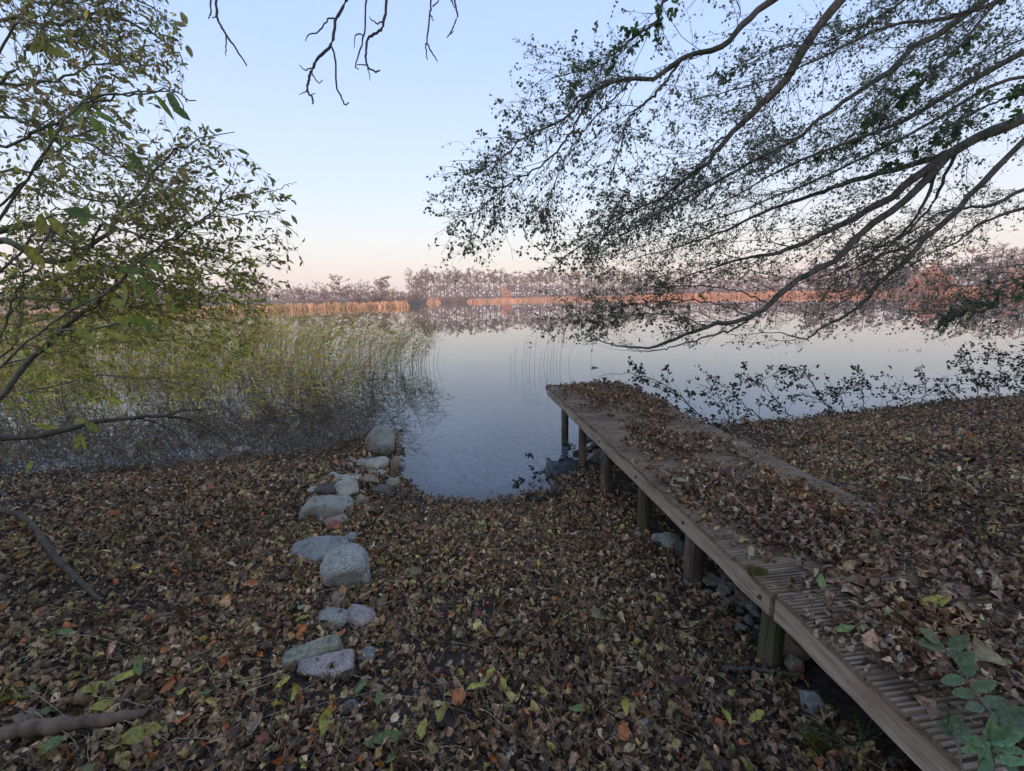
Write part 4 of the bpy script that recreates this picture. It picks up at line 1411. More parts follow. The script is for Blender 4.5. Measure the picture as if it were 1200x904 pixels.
# ------------------------------------------------------------------ left hand willow bush
WB = np.array([-5.0, 2.6])
wz = gz(*WB)
willow = empty("willow_tree", (WB[0], WB[1], wz), "bushy willow with yellow green leaves leaning in from the left bank", "tree")
W0 = [WB[0], WB[1], wz - .1]
WL = [
    ([(-160, 330, 3.6), (-40, 292, 3.4), (0, 270, 3.3), (40, 265, 3.3), (70, 276, 3.3), (100, 300, 3.3), (140, 330, 3.4)], [.06, .05, .04, .036, .025, .012, .005], True),
    ([(-160, 345, 3.5), (-40, 310, 3.3), (0, 282, 3.2), (40, 300, 3.2), (75, 306, 3.2), (100, 292, 3.2), (130, 268, 3.2), (155, 238, 3.1), (180, 205, 3.1), (200, 180, 3.1), (235, 163, 3.1), (275, 155, 3.1)], [.05, .04, .038, .034, .028, .016, .012, .008, .004], True),
    ([(-60, 520, 3.0), (0, 468, 3.0), (30, 430, 2.95), (60, 400, 2.9), (90, 370, 2.9), (125, 347, 2.9), (155, 315, 2.9), (190, 288, 2.9), (215, 272, 2.9), (240, 256, 2.9), (256, 232, 2.9), (275, 200, 2.9), (292, 180, 2.9)], [.035, .032, .03, .024, .018, .014, .012, .009, .006, .003], True),
    ([(45, 270, 3.2), (100, 292, 3.1), (120, 265, 3.0), (160, 276, 3.0), (190, 288, 3.0), (225, 300, 3.0), (260, 300, 3.0)], [.016, .014, .012, .006], False),
    ([(240, 256, 2.9), (285, 250, 3.0), (320, 252, 3.1), (350, 278, 3.1)], [.007, .006, .003], False),
    ([(250, 240, 2.9), (290, 230, 3.0), (325, 222, 3.1), (348, 214, 3.1)], [.006, .005, .0025], False),
    ([(-160, 200, 2.6), (0, 172, 2.4), (40, 156, 2.3), (75, 138, 2.2), (110, 120, 2.2), (150, 110, 2.2), (200, 108, 2.2), (230, 118, 2.2)], [.014, .012, .010, .007, .004], True),
    ([(-120, 180, 2.4), (0, 102, 2.2), (22, 70, 2.2), (44, 42, 2.2), (60, 10, 2.2), (80, -40, 2.2)], [.012, .01, .007, .004], True),
    ([(-160, 60, 3.6), (0, 25, 3.4), (60, 30, 3.4), (120, 18, 3.4), (170, 35, 3.4), (205, 60, 3.4), (220, 82, 3.4)], [.03, .025, .018, .012, .004], True),
    ([(-160, 130, 3.8), (0, 100, 3.6), (60, 95, 3.5), (120, 75, 3.5), (165, 85, 3.5), (210, 110, 3.5)], [.03, .022, .014, .010, .004], True),
    ([(-160, -60, 3.6), (0, -10, 3.4), (60, 5, 3.4), (120, -10, 3.4), (180, 10, 3.4), (200, 25, 3.4)], [.03, .025, .014, .010, .004], True),
    ([(-120, 180, 3.9), (0, 138, 3.7), (50, 155, 3.7), (110, 170, 3.6), (150, 200, 3.6), (200, 215, 3.6), (240, 225, 3.6)], [.03, .022, .014, .010, .004], True),
    ([(-120, 250, 3.6), (0, 200, 3.5), (60, 215, 3.5), (110, 235, 3.4), (170, 235, 3.4), (210, 245, 3.4)], [.02, .015, .012, .004], True),
    ([(-100, 400, 3.1), (0, 352, 3.0), (60, 353, 2.9), (115, 348, 2.9), (160, 360, 2.9), (220, 350, 3.0), (270, 340, 3.1)], [.02, .015, .012, .008, .004], True),
    ([(-40, 480, 3.0), (0, 390, 2.9), (15, 355, 2.9), (30, 320, 2.9), (48, 290, 2.95), (60, 250, 3.0), (62, 215, 3.0)], [.02, .017, .014, .010, .005], True),
    ([(-100, 470, 3.3), (0, 420, 3.2), (22, 385, 3.2), (26, 350, 3.2), (20, 320, 3.2)], [.015, .012, .010, .006], True),
    ([(60, 300, 3.2), (68, 340, 3.2), (80, 370, 3.2), (84, 410, 3.2)], [.010, .009, .006], False),
    ([(-100, 440, 3.8), (0, 330, 3.6), (60, 330, 3.6), (120, 310, 3.6), (200, 330, 3.6), (260, 320, 3.6), (310, 335, 3.6)], [.02, .016, .010, .004], True),
    ([(100, 300, 3.4), (150, 310, 3.5), (200, 345, 3.6), (250, 370, 3.7), (290, 395, 3.8)], [.012, .009, .004], False),
    ([(-100, 460, 4.0), (0, 430, 4.0), (60, 415, 4.0), (120, 400, 4.1), (180, 395, 4.2), (240, 400, 4.3), (280, 420, 4.4)], [.016, .012, .008, .004], True),
    ([(-100, 500, 3.8), (0, 470, 3.9), (70, 450, 4.0), (130, 440, 4.1), (190, 445, 4.2), (230, 460, 4.3)], [.014, .010, .007, .003], True),
    ([(-60, 400, 4.2), (20, 380, 4.2), (90, 370, 4.3), (160, 375, 4.4), (240, 372, 4.5), (300, 385, 4.6), (330, 405, 4.6)], [.014, .010, .007, .003], True),
]
WPp, WRr = [], []
for pts, rad, root in WL:
    P_, R__ = limb_from(pts, [q_ * .6 for q_ in rad], "limb", willow, M_WILLOW, 36, [W0] if root else None, 7)
    WPp.append(P_)
    WRr.append(R__)
WPp, WRr = np.array(WPp), np.array(WRr)
WBIAS = norm(np.array([.8, .1, -.15]))
a1, q1 = grow(WPp[:, 9:], WRr[:, 9:], 640, .0, 1, (.2, .75), (.4, 1.2), 6, WBIAS * .22, .24, .45, .3, .0014, .35, rmax=.0032)


def px_of(P):
    q = (P - C0) @ MR
    return 600 - q[..., 0] / q[..., 2] * F, 452 + q[..., 1] / q[..., 2] * F


def left_ok(P):
    x, y = px_of(P[:, -1])
    lim = np.interp(y, [-100, 0, 60, 110, 150, 190, 215, 250, 290, 330, 380, 430, 520], [190, 200, 222, 215, 235, 300, 345, 362, 368, 345, 320, 290, 170])
    q = (P[:, -1] - C0) @ MR
    return (x < lim) & (x > -120) & (y < 520) & (y > -120) & (-q[:, 2] > 1.2)


k = left_ok(a1)
a1, q1 = a1[k], q1[k]
a2, q2 = grow(a1, q1, 3300, .1, 1, (.10, .32), (.4, 1.1), 5, WBIAS * .12, .22, .6, .4, .0008, .2)
k = left_ok(a2)
a2, q2 = a2[k], q2[k]
b = MB()
b.add(*tubes(a1, q1, 4))
b.add(*tubes(a2, q2, 3))
twl = b.build("twigs", M_WILLOW, willow, True, origin=tuple(W0))
twl['kind'] = 'stuff'
# small leaves: olive and brown high up where the crown is older, yellow green on the lower shoots
n = 21000
p, d = points_on(a2, n, .1, 1)
x, y = px_of(p)
D = norm(d * .7 + rng.normal(size=(n, 3)) * .45 + [.1, 0, -.25])
Nn = norm(rng.normal(size=(n, 3)) + [0, -.2, .6])
cu = palette(n, [(.22, .23, .08), (.28, .21, .10), (.34, .32, .11), (.38, .26, .12)], [4, 3, 3, 1.5], .3)
cl_ = palette(n, [(.46, .48, .09), (.68, .62, .12), (.74, .58, .13), (.30, .37, .08), (.52, .34, .11)], [4, 3, 1.5, 3, 1], .3)
low = (rng.uniform(size=n) < np.clip((1.9 + .0 - p[:, 2]) * .8 + .6, .15, .97))
cc = np.where(low[:, None], cl_, cu)
V, T, k = leaves(p, D, Nn, rng.uniform(.026, .056, n), rng.uniform(.3, .45, n), rng.normal(0, .5, n), rng.uniform(0, .4, n), small=True)
b = MB()
b.add(V, T, np.repeat(cc, k, axis=0))
fo = b.build("foliage", M_LEAF, willow, False, origin=tuple(W0))
fo['kind'] = 'stuff'
# the large near leaves, each one its own part: px, py, length px, angle below horizontal, colour
OG, YG, BG, OL = (.24, .32, .06), (.42, .40, .08), (.15, .22, .05), (.36, .30, .13)
BL = [(18, 36, 22, 20, OL), (30, 28, 18, -20, OL), (44, 58, 26, 85, YG), (40, 50, 18, 120, YG), (58, 56, 34, 35, YG), (78, 70, 30, 55, YG), (70, 80, 26, 30, OL), (62, 50, 34, 30, BG), (125, 106, 26, -20, OL),
      (112, 110, 18, 120, OL), (62, 157, 20, 90, OG), (95, 130, 32, 95, OG), (98, 145, 32, 80, YG), (110, 138, 34, 50, OG), (120, 152, 30, 50, OG), (108, 165, 30, 40, BG), (125, 140, 26, 40, OG), (85, 168, 34, 15, YG),
      (60, 190, 44, 20, OL), (75, 200, 30, 40, YG), (150, 148, 18, 60, OL), (160, 190, 26, 45, BG), (155, 195, 22, 60, OG), (195, 125, 30, 50, OG), (205, 118, 30, 35, BG), (212, 132, 26, 40, BG), (180, 120, 26, 40, OL),
      (195, 115, 20, 20, OL), (165, 118, 26, 55, OL), (48, 265, 28, 90, YG), (64, 262, 28, 60, YG), (100, 255, 30, 80, OG), (92, 250, 34, 15, BG), (40, 300, 28, 60, YG), (25, 315, 22, 70, YG), (85, 312, 18, 120, YG),
      (160, 330, 30, 85, OG), (155, 318, 26, 10, BG), (170, 335, 24, 60, OG), (150, 345, 26, 60, YG), (185, 315, 28, 50, OG), (178, 308, 28, 15, BG), (138, 355, 34, 35, YG), (145, 375, 26, 0, YG), (165, 376, 28, 5, OG),
      (180, 385, 26, 30, BG), (100, 395, 32, 50, YG), (140, 392, 32, 15, YG), (110, 350, 18, 80, OL), (95, 495, 22, 10, YG), (55, 500, 20, 5, YG), (92, 518, 20, 100, YG), (100, 520, 18, 60, YG), (108, 500, 22, 30, OG),
      (10, 472, 16, 20, YG), (35, 548, 14, 90, YG), (130, 320, 22, 30, OG), (120, 330, 22, 20, OG), (135, 470, 18, 20, YG), (80, 460, 18, 30, YG), (215, 205, 20, 50, OL), (250, 160, 16, 60, OL), (258, 155, 14, 20, BG),
      (217, 24, 16, 70, OL), (222, 60, 18, 60, OL), (213, 30, 16, 20, OL), (205, 40, 14, 100, OL), (285, 178, 12, 20, BG), (318, 210, 14, 40, BG), (345, 258, 12, 60, OL), (335, 262, 14, 20, OL)]
for px, py, lpx, ang, c in BL:
    Zd = rng.uniform(1.7, 2.1) if lpx > 22 else rng.uniform(2.1, 2.9)
    L = lpx * Zd / F * 1.15
    a = math.radians(ang)
    Rw = MR @ np.array([math.cos(a), -math.sin(a), rng.normal(0, .25)])
    Nw = MR @ norm(np.array([rng.normal(0, .5), rng.normal(0, .5) + .3, rng.uniform(.5, 1)]))
    c0 = at(px, py, Zd) - norm(Rw) * L * .5
    single_leaf(c0, Rw, Nw, L, rng.uniform(.28, .40), rng.normal(.3, .4), rng.uniform(.1, .4), rng.normal(0, .3), np.array(c) * rng.uniform(.8, 1.15), willow, M_LEAF, "leaf")
# shoots that carry those near leaves
SHO = [[(-80, 330, 2.2), (-20, 120, 2.0), (20, 30, 1.9), (60, 48, 1.9), (85, 78, 1.9)], [(-80, 380, 2.2), (0, 255, 2.0), (50, 180, 1.9), (90, 125, 1.9), (130, 112, 1.9), (200, 110, 2.0), (222, 140, 2.0)],
       [(-80, 500, 2.3), (0, 430, 2.1), (60, 380, 2.0), (120, 345, 1.95), (160, 315, 1.9), (190, 330, 1.9)], [(-80, 390, 2.2), (20, 300, 2.0), (60, 255, 1.95), (105, 250, 1.95)],
       [(60, 385, 2.0), (100, 388, 2.0), (150, 378, 2.0), (190, 388, 2.0)], [(-80, 300, 2.2), (0, 240, 2.0), (50, 190, 1.9), (90, 160, 1.9), (125, 150, 1.9)]]
for pts in SHO:
    limb_from(pts, [.006, .005, .004, .002], "shoot", willow, M_WILLOW, 24, sides=5, wob=.004)

# the low bare bough over the left bank
lb = empty("low_branch", tuple(at(-200, 520, 3.1)), "long nearly bare low branch curving over the left bank just above the leaves", "branch")
for pts, rad in [([(-200, 525, 3.2), (-60, 519, 3.1), (0, 515, 3.0), (60, 509, 3.0), (105, 496, 3.0), (140, 492, 3.0), (175, 488, 3.0), (205, 488, 3.1), (230, 496, 3.2), (255, 510, 3.3), (275, 524, 3.4)], [.022, .02, .019, .016, .012, .009, .006, .003]),
                 ([(160, 491, 3.0), (185, 496, 3.05), (205, 508, 3.1), (222, 530, 3.1)], [.006, .005, .003]), ([(190, 488, 3.05), (215, 482, 3.1), (240, 480, 3.2), (270, 480, 3.2)], [.005, .004, .002]),
                 ([(85, 503, 3.0), (110, 515, 3.0), (140, 530, 3.0), (165, 548, 3.0)], [.004, .004, .002]), ([(225, 488, 3.1), (245, 498, 3.2), (265, 512, 3.3), (278, 522, 3.3)], [.004, .003, .002])]:
    limb_from(pts, rad, "bough" if rad[0] > .01 else "twig", lb, M_STICK, 30, sides=7, wob=.004)

# ------------------------------------------------------------------ reeds
REEDC = [(.80, .60, .09), (.60, .54, .07), (.86, .60, .11), (.68, .42, .10), (.40, .38, .06), (.88, .54, .12)]


def reed_arrays(base, h, lean, nleaf=7, dead=.0, K=5):
    n = len(base)
    t = np.linspace(0, 1, K)[None, :, None]
    top = np.stack([lean[:, 0], lean[:, 1], np.zeros(n)], 1)
    Ps = base[:, None, :] + t * np.stack([np.zeros(n), np.zeros(n), h], 1)[:, None, :] + (t ** 2) * top[:, None, :]
    Rs = .0035 * np.linspace(1, .45, K)[None] * np.ones((n, 1))
    pi = np.repeat(np.arange(n), nleaf)
    tt = np.tile(np.linspace(.38, 1.0, nleaf), n) + rng.normal(0, .03, n * nleaf)
    tt = np.clip(tt, .2, 1)
    p0 = base[pi] + tt[:, None] * np.stack([np.zeros(n), np.zeros(n), h], 1)[pi] + (tt ** 2)[:, None] * top[pi]
    az = rng.normal(0, .7, len(pi))
    D = np.stack([np.cos(az), np.sin(az) * .8, rng.uniform(.1, .95, len(pi))], 1)
    L = rng.uniform(.20, .42, len(pi)) * np.clip(h[pi] / 1.5, .5, 1.1)
    S = norm(np.cross(D, [0, 0, 1.0]))
    Nn = np.cross(S, D)
    return Ps, Rs, p0, D, Nn, L


def blades(p0, D, Nn, L, W=.045, droop=1.3):
    rows = [(0, 0), (.3, .5), (.65, .4), (1, 0)]
    n = len(p0)
    return leaves(p0, D, Nn, L, np.full(n, W) * rng.uniform(.7, 1.3, n), -rng.uniform(.4, 1.0, n) * droop, rng.uniform(.0, .4, n), rows=rows)


# the bed: a patch of the lake left of the bay
poly = np.array([onz(x, y)[:2] for x, y in [(497, 430), (488, 440), (470, 452), (440, 466), (418, 482), (398, 497), (350, 512), (250, 520), (100, 532), (-60, 540), (-200, 470), (-100, 420), (100, 408), (250, 404), (350, 406), (430, 412), (485, 422)]])


def inside(x, y, pl):
    c = np.zeros(x.shape, bool)
    j = len(pl) - 1
    for i in range(len(pl)):
        xi, yi = pl[i]
        xj, yj = pl[j]
        c ^= ((yi > y) != (yj > y)) & (x < (xj - xi) * (y - yi) / (yj - yi + 1e-12) + xi)
        j = i
    return c


lo, hi = poly.min(0), poly.max(0)
n = 26000
x, y = rng.uniform(lo[0], hi[0], n), rng.uniform(lo[1], hi[1], n)
k = inside(x, y, poly)
clump = hash_noise(x + 8, y + 4, 1.1)
# dense at the far rim seen against the lake, thin towards the bank
k &= rng.uniform(size=n) < np.clip((clump - .15) * 1.6, .05, 1) * np.clip((y - 4.8) / 4.5, .15, 1) * (1 + 1.2 * (x > -4.2))
x, y = x[k], y[k]
if len(x) > 3300:
    x, y = x[:3300], y[:3300]
n = len(x)
print("reeds", n)
base = np.stack([x, y, np.full(n, -.1)], 1)
hh = rng.uniform(1.0, 1.75, n) * np.clip(.75 + .03 * (y - 5), .6, 1.05) * (.72 + .5 * hash_noise(x + 60, y + 2, 1.6))
lean = np.stack([rng.normal(.36, .16, n) + .22 * np.clip((x + 4.5) / 2, 0, 1), rng.normal(0, .12, n)], 1)
Ps, Rs, p0, D, Nn, L = reed_arrays(base, hh, lean, 8)
b = MB()
V, Qd = tubes(Ps, Rs, 3)
b.add(V, Qd, np.repeat(palette(n, [(.36, .29, .17), (.26, .21, .12), (.44, .37, .23)], [1, 1, 1]), 15, axis=0))
V, T, k = blades(p0, D, Nn, L, .105)
bc = palette(n, REEDC, [4, 4, 2, 3, 3, 1], .25)
leftness = np.clip((-3.5 - x) / 3, 0, 1)
bc = bc * (1 - .0 * leftness[:, None])
b.add(V, T, np.repeat(np.repeat(bc, 8, axis=0) * rng.uniform(.8, 1.2, (len(p0), 1)), k, axis=0))
rb = b.build("reed_bed", M_REED, None, False)
tag(rb, "dense stand of yellow green reeds growing in the water on the left", "reeds", kind='stuff')

# brown dead stems and rushes tangled at the foot of the bed
n = 4300
x, y = rng.uniform(-8.5, -1.9, n), rng.uniform(4.9, 8.6, n)
d = shore_d(x, y)
k = (d < .5) & (d > -2.8) & (rng.uniform(size=n) < np.clip(1.1 - np.abs(d + .6) * .35, .1, 1)) & (x < -1.9 - np.maximum(0, (y - 6)) * .25)
x, y = x[k], y[k]
n = len(x)
base = np.stack([x, y, np.maximum(height(x, y), -.05)], 1)
dr = norm(rng.normal(size=(n, 3)) * [1, 1, .5] + [.2, 0, .9])
Ls = rng.uniform(.15, .7, n)
Pm = base + dr * (Ls * .5)[:, None] + rng.normal(0, .03, (n, 3))
Pe = base + dr * Ls[:, None] + np.stack([np.zeros(n), np.zeros(n), -rng.uniform(0, .12, n)], 1) + rng.normal(0, .05, (n, 3))
b = MB()
V, Qd = tubes(np.stack([base, Pm, Pe], 1), np.full((n, 3), .0032) * [1, .8, .5], 3)
b.add(V, Qd, np.repeat(palette(n, [(.28, .20, .12), (.42, .32, .20), (.17, .12, .08)], [1, 1, 1]), 9, axis=0))
n2 = 5000
pi = rng.integers(0, n, n2)
f = rng.uniform(.3, 1, (n2, 1))
pl_ = base[pi] * (1 - f) + Pe[pi] * f
Dd = norm(rng.normal(size=(n2, 3)) + [.2, 0, -.3])
V, T, k = leaves(pl_, Dd, norm(rng.normal(size=(n2, 3)) + [0, 0, .7]), rng.uniform(.04, .2, n2), rng.uniform(.04, .14, n2), rng.normal(0, .8, n2), np.zeros(n2), small=True)
b.add(V, T, np.repeat(palette(n2, [(.22, .155, .10), (.32, .24, .15), (.15, .11, .07), (.38, .35, .12)], [3, 2, 3, 1]), k, axis=0))
dm = b.build("dead_rushes", M_REED, None, False)
tag(dm, "brown tangle of dead rushes and stems along the left waterline", "rushes", kind='stuff')


def reed_thing(label, group, spots, nleaf, hr, leanm, wd=.05):
    for (px, py, hpx) in spots:
        p = onz(px, py)
        dist = np.linalg.norm(p - C0)
        h = hpx * dist / F
        p[2] = -.12
        root = empty("reed", tuple(p), label, "reed", group)
        ln = np.array([[leanm * h * rng.uniform(.2, 1.3), rng.normal(0, .1) * h]])
        Ps, Rs, p0, D, Nn, L = reed_arrays(p[None], np.array([h + .12]), ln, nleaf)
        b = MB()
        V, Qd = tubes(Ps, Rs * 1.15, 4)
        b.add(V, Qd, (.17, .15, .09))
        b.build("stalk", M_REED, root, True, origin=tuple(p))
        V, T, k = blades(p0, D, Nn, L * wd / .05 * .9, .07)
        b = MB()
        b.add(V, T, np.repeat(palette(nleaf, [(.14, .17, .06), (.22, .2, .09)], [1, 1]), k, axis=0))
        b.build("leaves", M_REED, root, False, origin=tuple(p))


reed_thing("thin sparse reed standing in open water beyond the jetty", "thin reeds beyond the end of the jetty",
           [(598, 436, 22), (603, 432, 26), (612, 436, 42), (616, 430, 30), (620, 438, 34), (626, 434, 44), (632, 432, 24), (637, 428, 34), (641, 440, 46), (648, 428, 52), (652, 426, 48), (656, 432, 50), (666, 428, 24), (692, 424, 30), (645, 434, 30)], 6, (.5, 1), .16, .055)
reed_thing("tall leaning reed on the open water side of the reed bed", "single reeds at the right end of the reed bed",
           [(498, 432, 55), (503, 430, 42), (508, 431, 34), (494, 438, 64), (490, 436, 60), (484, 444, 72), (478, 440, 66), (470, 450, 76), (474, 446, 70), (500, 434, 50), (512, 428, 28), (464, 446, 72)], 7, (1, 1.6), .20)


# ------------------------------------------------------------------ leafy brushwood at the right waterline
def brush(name, label, cat, stems, nside, nleaf, Ltw=(.15, .45), Lleaf=(.03, .055), bias=(-.1, 0, -.02), rad=.008, cols=None, zr=None):
    p0 = at(*stems[0][0])
    root = empty(name, tuple(p0), label, cat)
    PP, RR = [], []
    for st_ in stems:
        P_, R__ = limb_from(st_, [rad, rad * .8, rad * .35], "stem", root, M_TWIG, 24, sides=5, wob=.012)
        PP.append(P_)
        RR.append(R__)
    PP, RR = np.array(PP), np.array(RR)
    g1, h1 = grow(PP, RR, nside, .1, 1, Ltw, (.4, 1.2), 5, bias, .25, .5, .35, .0014, .3)
    g2, h2 = grow(g1, h1, nside * 2, .2, 1, (Ltw[0] * .4, Ltw[1] * .4), (.4, 1.2), 4, bias, .25, .6, .4, .0009, .2)
    for g in (g1, g2):
        g[..., 2] = np.maximum(g[..., 2], .01)
    b = MB()
    b.add(*tubes(g1, h1, 3))
    b.add(*tubes(g2, h2, 3))
    o = b.build("twigs", M_TWIG, root, True, origin=tuple(p0))
    o['kind'] = 'stuff'
    foliage(g2, nleaf, Lleaf, (.6, .85), cols or [(.035, .05, .028), (.05, .065, .035), (.06, .05, .04)], [1, 1, 1], "foliage", root, tuple(p0), .2)
    return root


brush("fallen_branch", "drooping leafy branch arching over the water right behind the jetty end", "branch",
      [[(858, 512, 6.1), (838, 500, 6.1), (812, 480, 6.0), (790, 458, 6.0), (760, 444, 6.1), (735, 438, 6.3), (702, 441, 6.5)], [(862, 514, 6.1), (850, 480, 6.2), (838, 462, 6.3), (820, 450, 6.4)],
       [(870, 505, 6.2), (850, 492, 6.2), (820, 490, 6.1), (795, 478, 6.1)]], 80, 800, (.15, .45))
brush("brushwood", "tangled leafy brushwood with one arched bare stem at the right waterline", "brushwood",
      [[(985, 500, 6.6), (965, 470, 6.7), (948, 445, 6.8), (935, 430, 7.0), (905, 440, 7.2), (880, 452, 7.2)], [(935, 497, 6.6), (915, 475, 6.7), (890, 448, 6.9), (870, 445, 7.0)], [(900, 498, 6.6), (880, 480, 6.7), (850, 455, 6.9), (828, 442, 7.0)],
       [(990, 492, 6.8), (960, 470, 6.9), (930, 462, 6.9)]], 90, 850, (.15, .45))
brush("shrub", "dark leafy low shrub in the water between two thinner clumps", "shrub",
      [[(1015, 488, 6.9), (1010, 460, 7.0), (1012, 434, 7.1)], [(1030, 486, 6.9), (1050, 460, 7.1), (1060, 440, 7.2)], [(1060, 482, 7.1), (1085, 462, 7.3), (1080, 430, 7.4)], [(990, 488, 6.9), (985, 465, 7.1), (975, 452, 7.2)]], 75, 700, (.15, .4))
brush("shrub", "wide twiggy shrub with bare upright shoots at the far right waterline", "shrub",
      [[(1150, 475, 7.4), (1140, 440, 7.5), (1130, 415, 7.6)], [(1170, 472, 7.4), (1172, 430, 7.6), (1166, 402, 7.7)], [(1205, 468, 7.4), (1190, 440, 7.6), (1230, 405, 7.7)], [(1130, 476, 7.4), (1110, 455, 7.5), (1105, 440, 7.6)],
       [(1230, 465, 7.5), (1210, 440, 7.6), (1195, 415, 7.7)], [(1180, 472, 7.5), (1152, 445, 7.6), (1120, 418, 7.7)]], 140, 1300, (.15, .5))
brush("sprig", "small leafy sprig reaching over the water beside the first jetty post", "sprig",
      [[(655, 572, 4.2), (640, 555, 4.2), (625, 540, 4.25)], [(655, 574, 4.2), (632, 565, 4.2), (612, 570, 4.2)], [(655, 574, 4.2), (638, 580, 4.2), (622, 584, 4.2)], [(660, 570, 4.2), (665, 548, 4.3), (672, 525, 4.4)]], 34, 300, (.06, .18), (.025, .04), rad=.003)

# floating leaves far out
for px, py in [(1040, 411), (1052, 411), (1056, 411), (1062, 410.5), (1074, 411.5), (1078, 411), (920, 414), (481, 552), (500, 560)]:
    p = onz(px, py, .008)
    b = MB()
    V, T, k = leaves(p[None], np.array([[1, rng.normal(0, .5), .02]]), np.array([[0, 0, 1.0]]), np.array([.09 if py < 500 else .03]), np.array([.55]), np.array([.6]), np.array([.3]))
    b.add(V, T, (.05, .04, .03))
    tag(b.build("floating_leaf", M_LITTER, None, True, origin=tuple(p)), "tiny dark leaf floating on the open water", "leaf", "leaves floating on the lake")

# ------------------------------------------------------------------ near plants, bottom right
M_GREEN = leaf_mat("nettle_leaf", .25, .5, 80)


def toothed_leaf(p, D, Nn, L, W, col, parent, curl=.4, fold=.25):
    rows = [(0, 0), (.08, .2), (.16, .38), (.24, .34), (.34, .5), (.42, .42), (.52, .46), (.6, .36), (.7, .36), (.78, .25), (.87, .2), (1, 0)]
    V, T, k = leaves(np.array([p]), np.array([D]), np.array([Nn]), np.array([L]), np.array([W]), np.array([curl]), np.array([fold]), rows=rows)
    cc = np.tile(np.array(col), (len(V), 1))
    cc[2::3] *= .8
    o = mesh_np("leaf", V, T, M_GREEN, None, cc, True, origin=tuple(p))
    part_of(o, parent)


def plant(label, stem, leafs, cols, name="green_plant"):
    p0 = at(*stem[0])
    root = empty(name, tuple(p0), label, "plant")
    limb_from(stem, [.003, .0025, .0015], "stem", root, M_WILLOW, 20, sides=6, wob=.001)
    for (px, py, Zd, lpx, ang, wd) in leafs:
        a = math.radians(ang)
        L = lpx * Zd / F
        D = MR @ np.array([math.cos(a), -math.sin(a), rng.normal(0, .2)])
        Nn = norm(MR @ np.array([rng.normal(0, .15), .75, .6]))
        toothed_leaf(at(px, py, Zd), D, Nn, L, wd, np.array(cols[int(rng.integers(len(cols)))]) * rng.uniform(.85, 1.15), root)


GC = [(.12, .17, .08), (.10, .145, .065), (.145, .19, .09)]
plant("trailing stem of blue green toothed leaves lying over the jetty leaves", [(1190, 868, 1.25), (1150, 820, 1.33), (1120, 775, 1.42), (1095, 752, 1.48), (1070, 748, 1.5)],
      [(1105, 755, 1.48, 38, 180, .5), (1100, 752, 1.48, 30, 205, .55), (1112, 760, 1.46, 26, -40, .6), (1112, 765, 1.45, 28, 25, .6), (1122, 778, 1.42, 26, -20, .55), (1125, 790, 1.4, 24, -10, .55), (1130, 795, 1.38, 34, 170, .4),
       (1140, 808, 1.36, 26, -25, .55), (1142, 812, 1.35, 32, 175, .45), (1150, 824, 1.33, 30, 0, .5), (1152, 828, 1.32, 30, 178, .45), (1165, 840, 1.3, 40, -8, .5), (1172, 846, 1.28, 36, 20, .5), (1182, 860, 1.26, 34, 175, .4)], GC)
plant("upright rosette of narrow green leaves beside the near end of the jetty", [(1168, 930, 1.02), (1165, 900, 1.03), (1162, 880, 1.04), (1160, 872, 1.04)],
      [(1160, 872, 1.04, 44, 190, .32), (1160, 870, 1.04, 40, 160, .32), (1160, 872, 1.04, 42, 20, .32), (1162, 872, 1.04, 46, -2, .32), (1160, 868, 1.04, 34, -80, .35), (1162, 868, 1.04, 34, -55, .35), (1158, 875, 1.03, 34, 120, .35),
       (1164, 875, 1.03, 36, 60, .35), (1165, 890, 1.02, 40, 10, .32), (1163, 890, 1.02, 34, 150, .35), (1172, 895, 1.02, 40, 35, .32), (1160, 868, 1.04, 26, -110, .35)], [(.14, .24, .10), (.12, .22, .09), (.17, .27, .12)])
plant("small pale green seedling growing up between the near jetty boards", [(1128, 905, 1.1), (1124, 880, 1.12), (1118, 862, 1.14), (1112, 850, 1.15)],
      [(1112, 850, 1.15, 24, 180, .5), (1112, 850, 1.15, 22, -50, .5), (1114, 854, 1.14, 24, 10, .5), (1116, 860, 1.14, 22, 190, .45), (1118, 862, 1.13, 24, 25, .5), (1112, 848, 1.15, 18, -100, .5)], GC)

ms = moss_clump("moss_mound", on_ground(955, 884) + [0, 0, .02], .030, .042, 1300)
tag(ms, "bright green mound of moss at the foot of the jetty", "moss")
# grass tuft beside it
n = 90
gp = np.array([on_ground(rng.normal(1010, 22), rng.normal(880, 14)) for _ in range(n)])
az = rng.uniform(0, 2 * math.pi, n)
D = norm(np.stack([np.cos(az) - .4, np.sin(az) * .6, rng.uniform(.4, 1.2, n)], 1))
S = norm(np.cross(D, [0, 0, 1.0]))
V, T, k = leaves(gp, D, np.cross(S, D), rng.uniform(.08, .2, n), np.full(n, .03), -rng.uniform(.6, 1.6, n), np.full(n, .3))
b = MB()
b.add(V, T, np.repeat(palette(n, [(.09, .14, .05), (.13, .17, .07), (.22, .22, .12)], [2, 2, 1]), k, axis=0))
tag(b.build("grass_tuft", M_LEAF, None, False), "tuft of thin green grass between the moss and the near beam", "grass", kind='stuff')


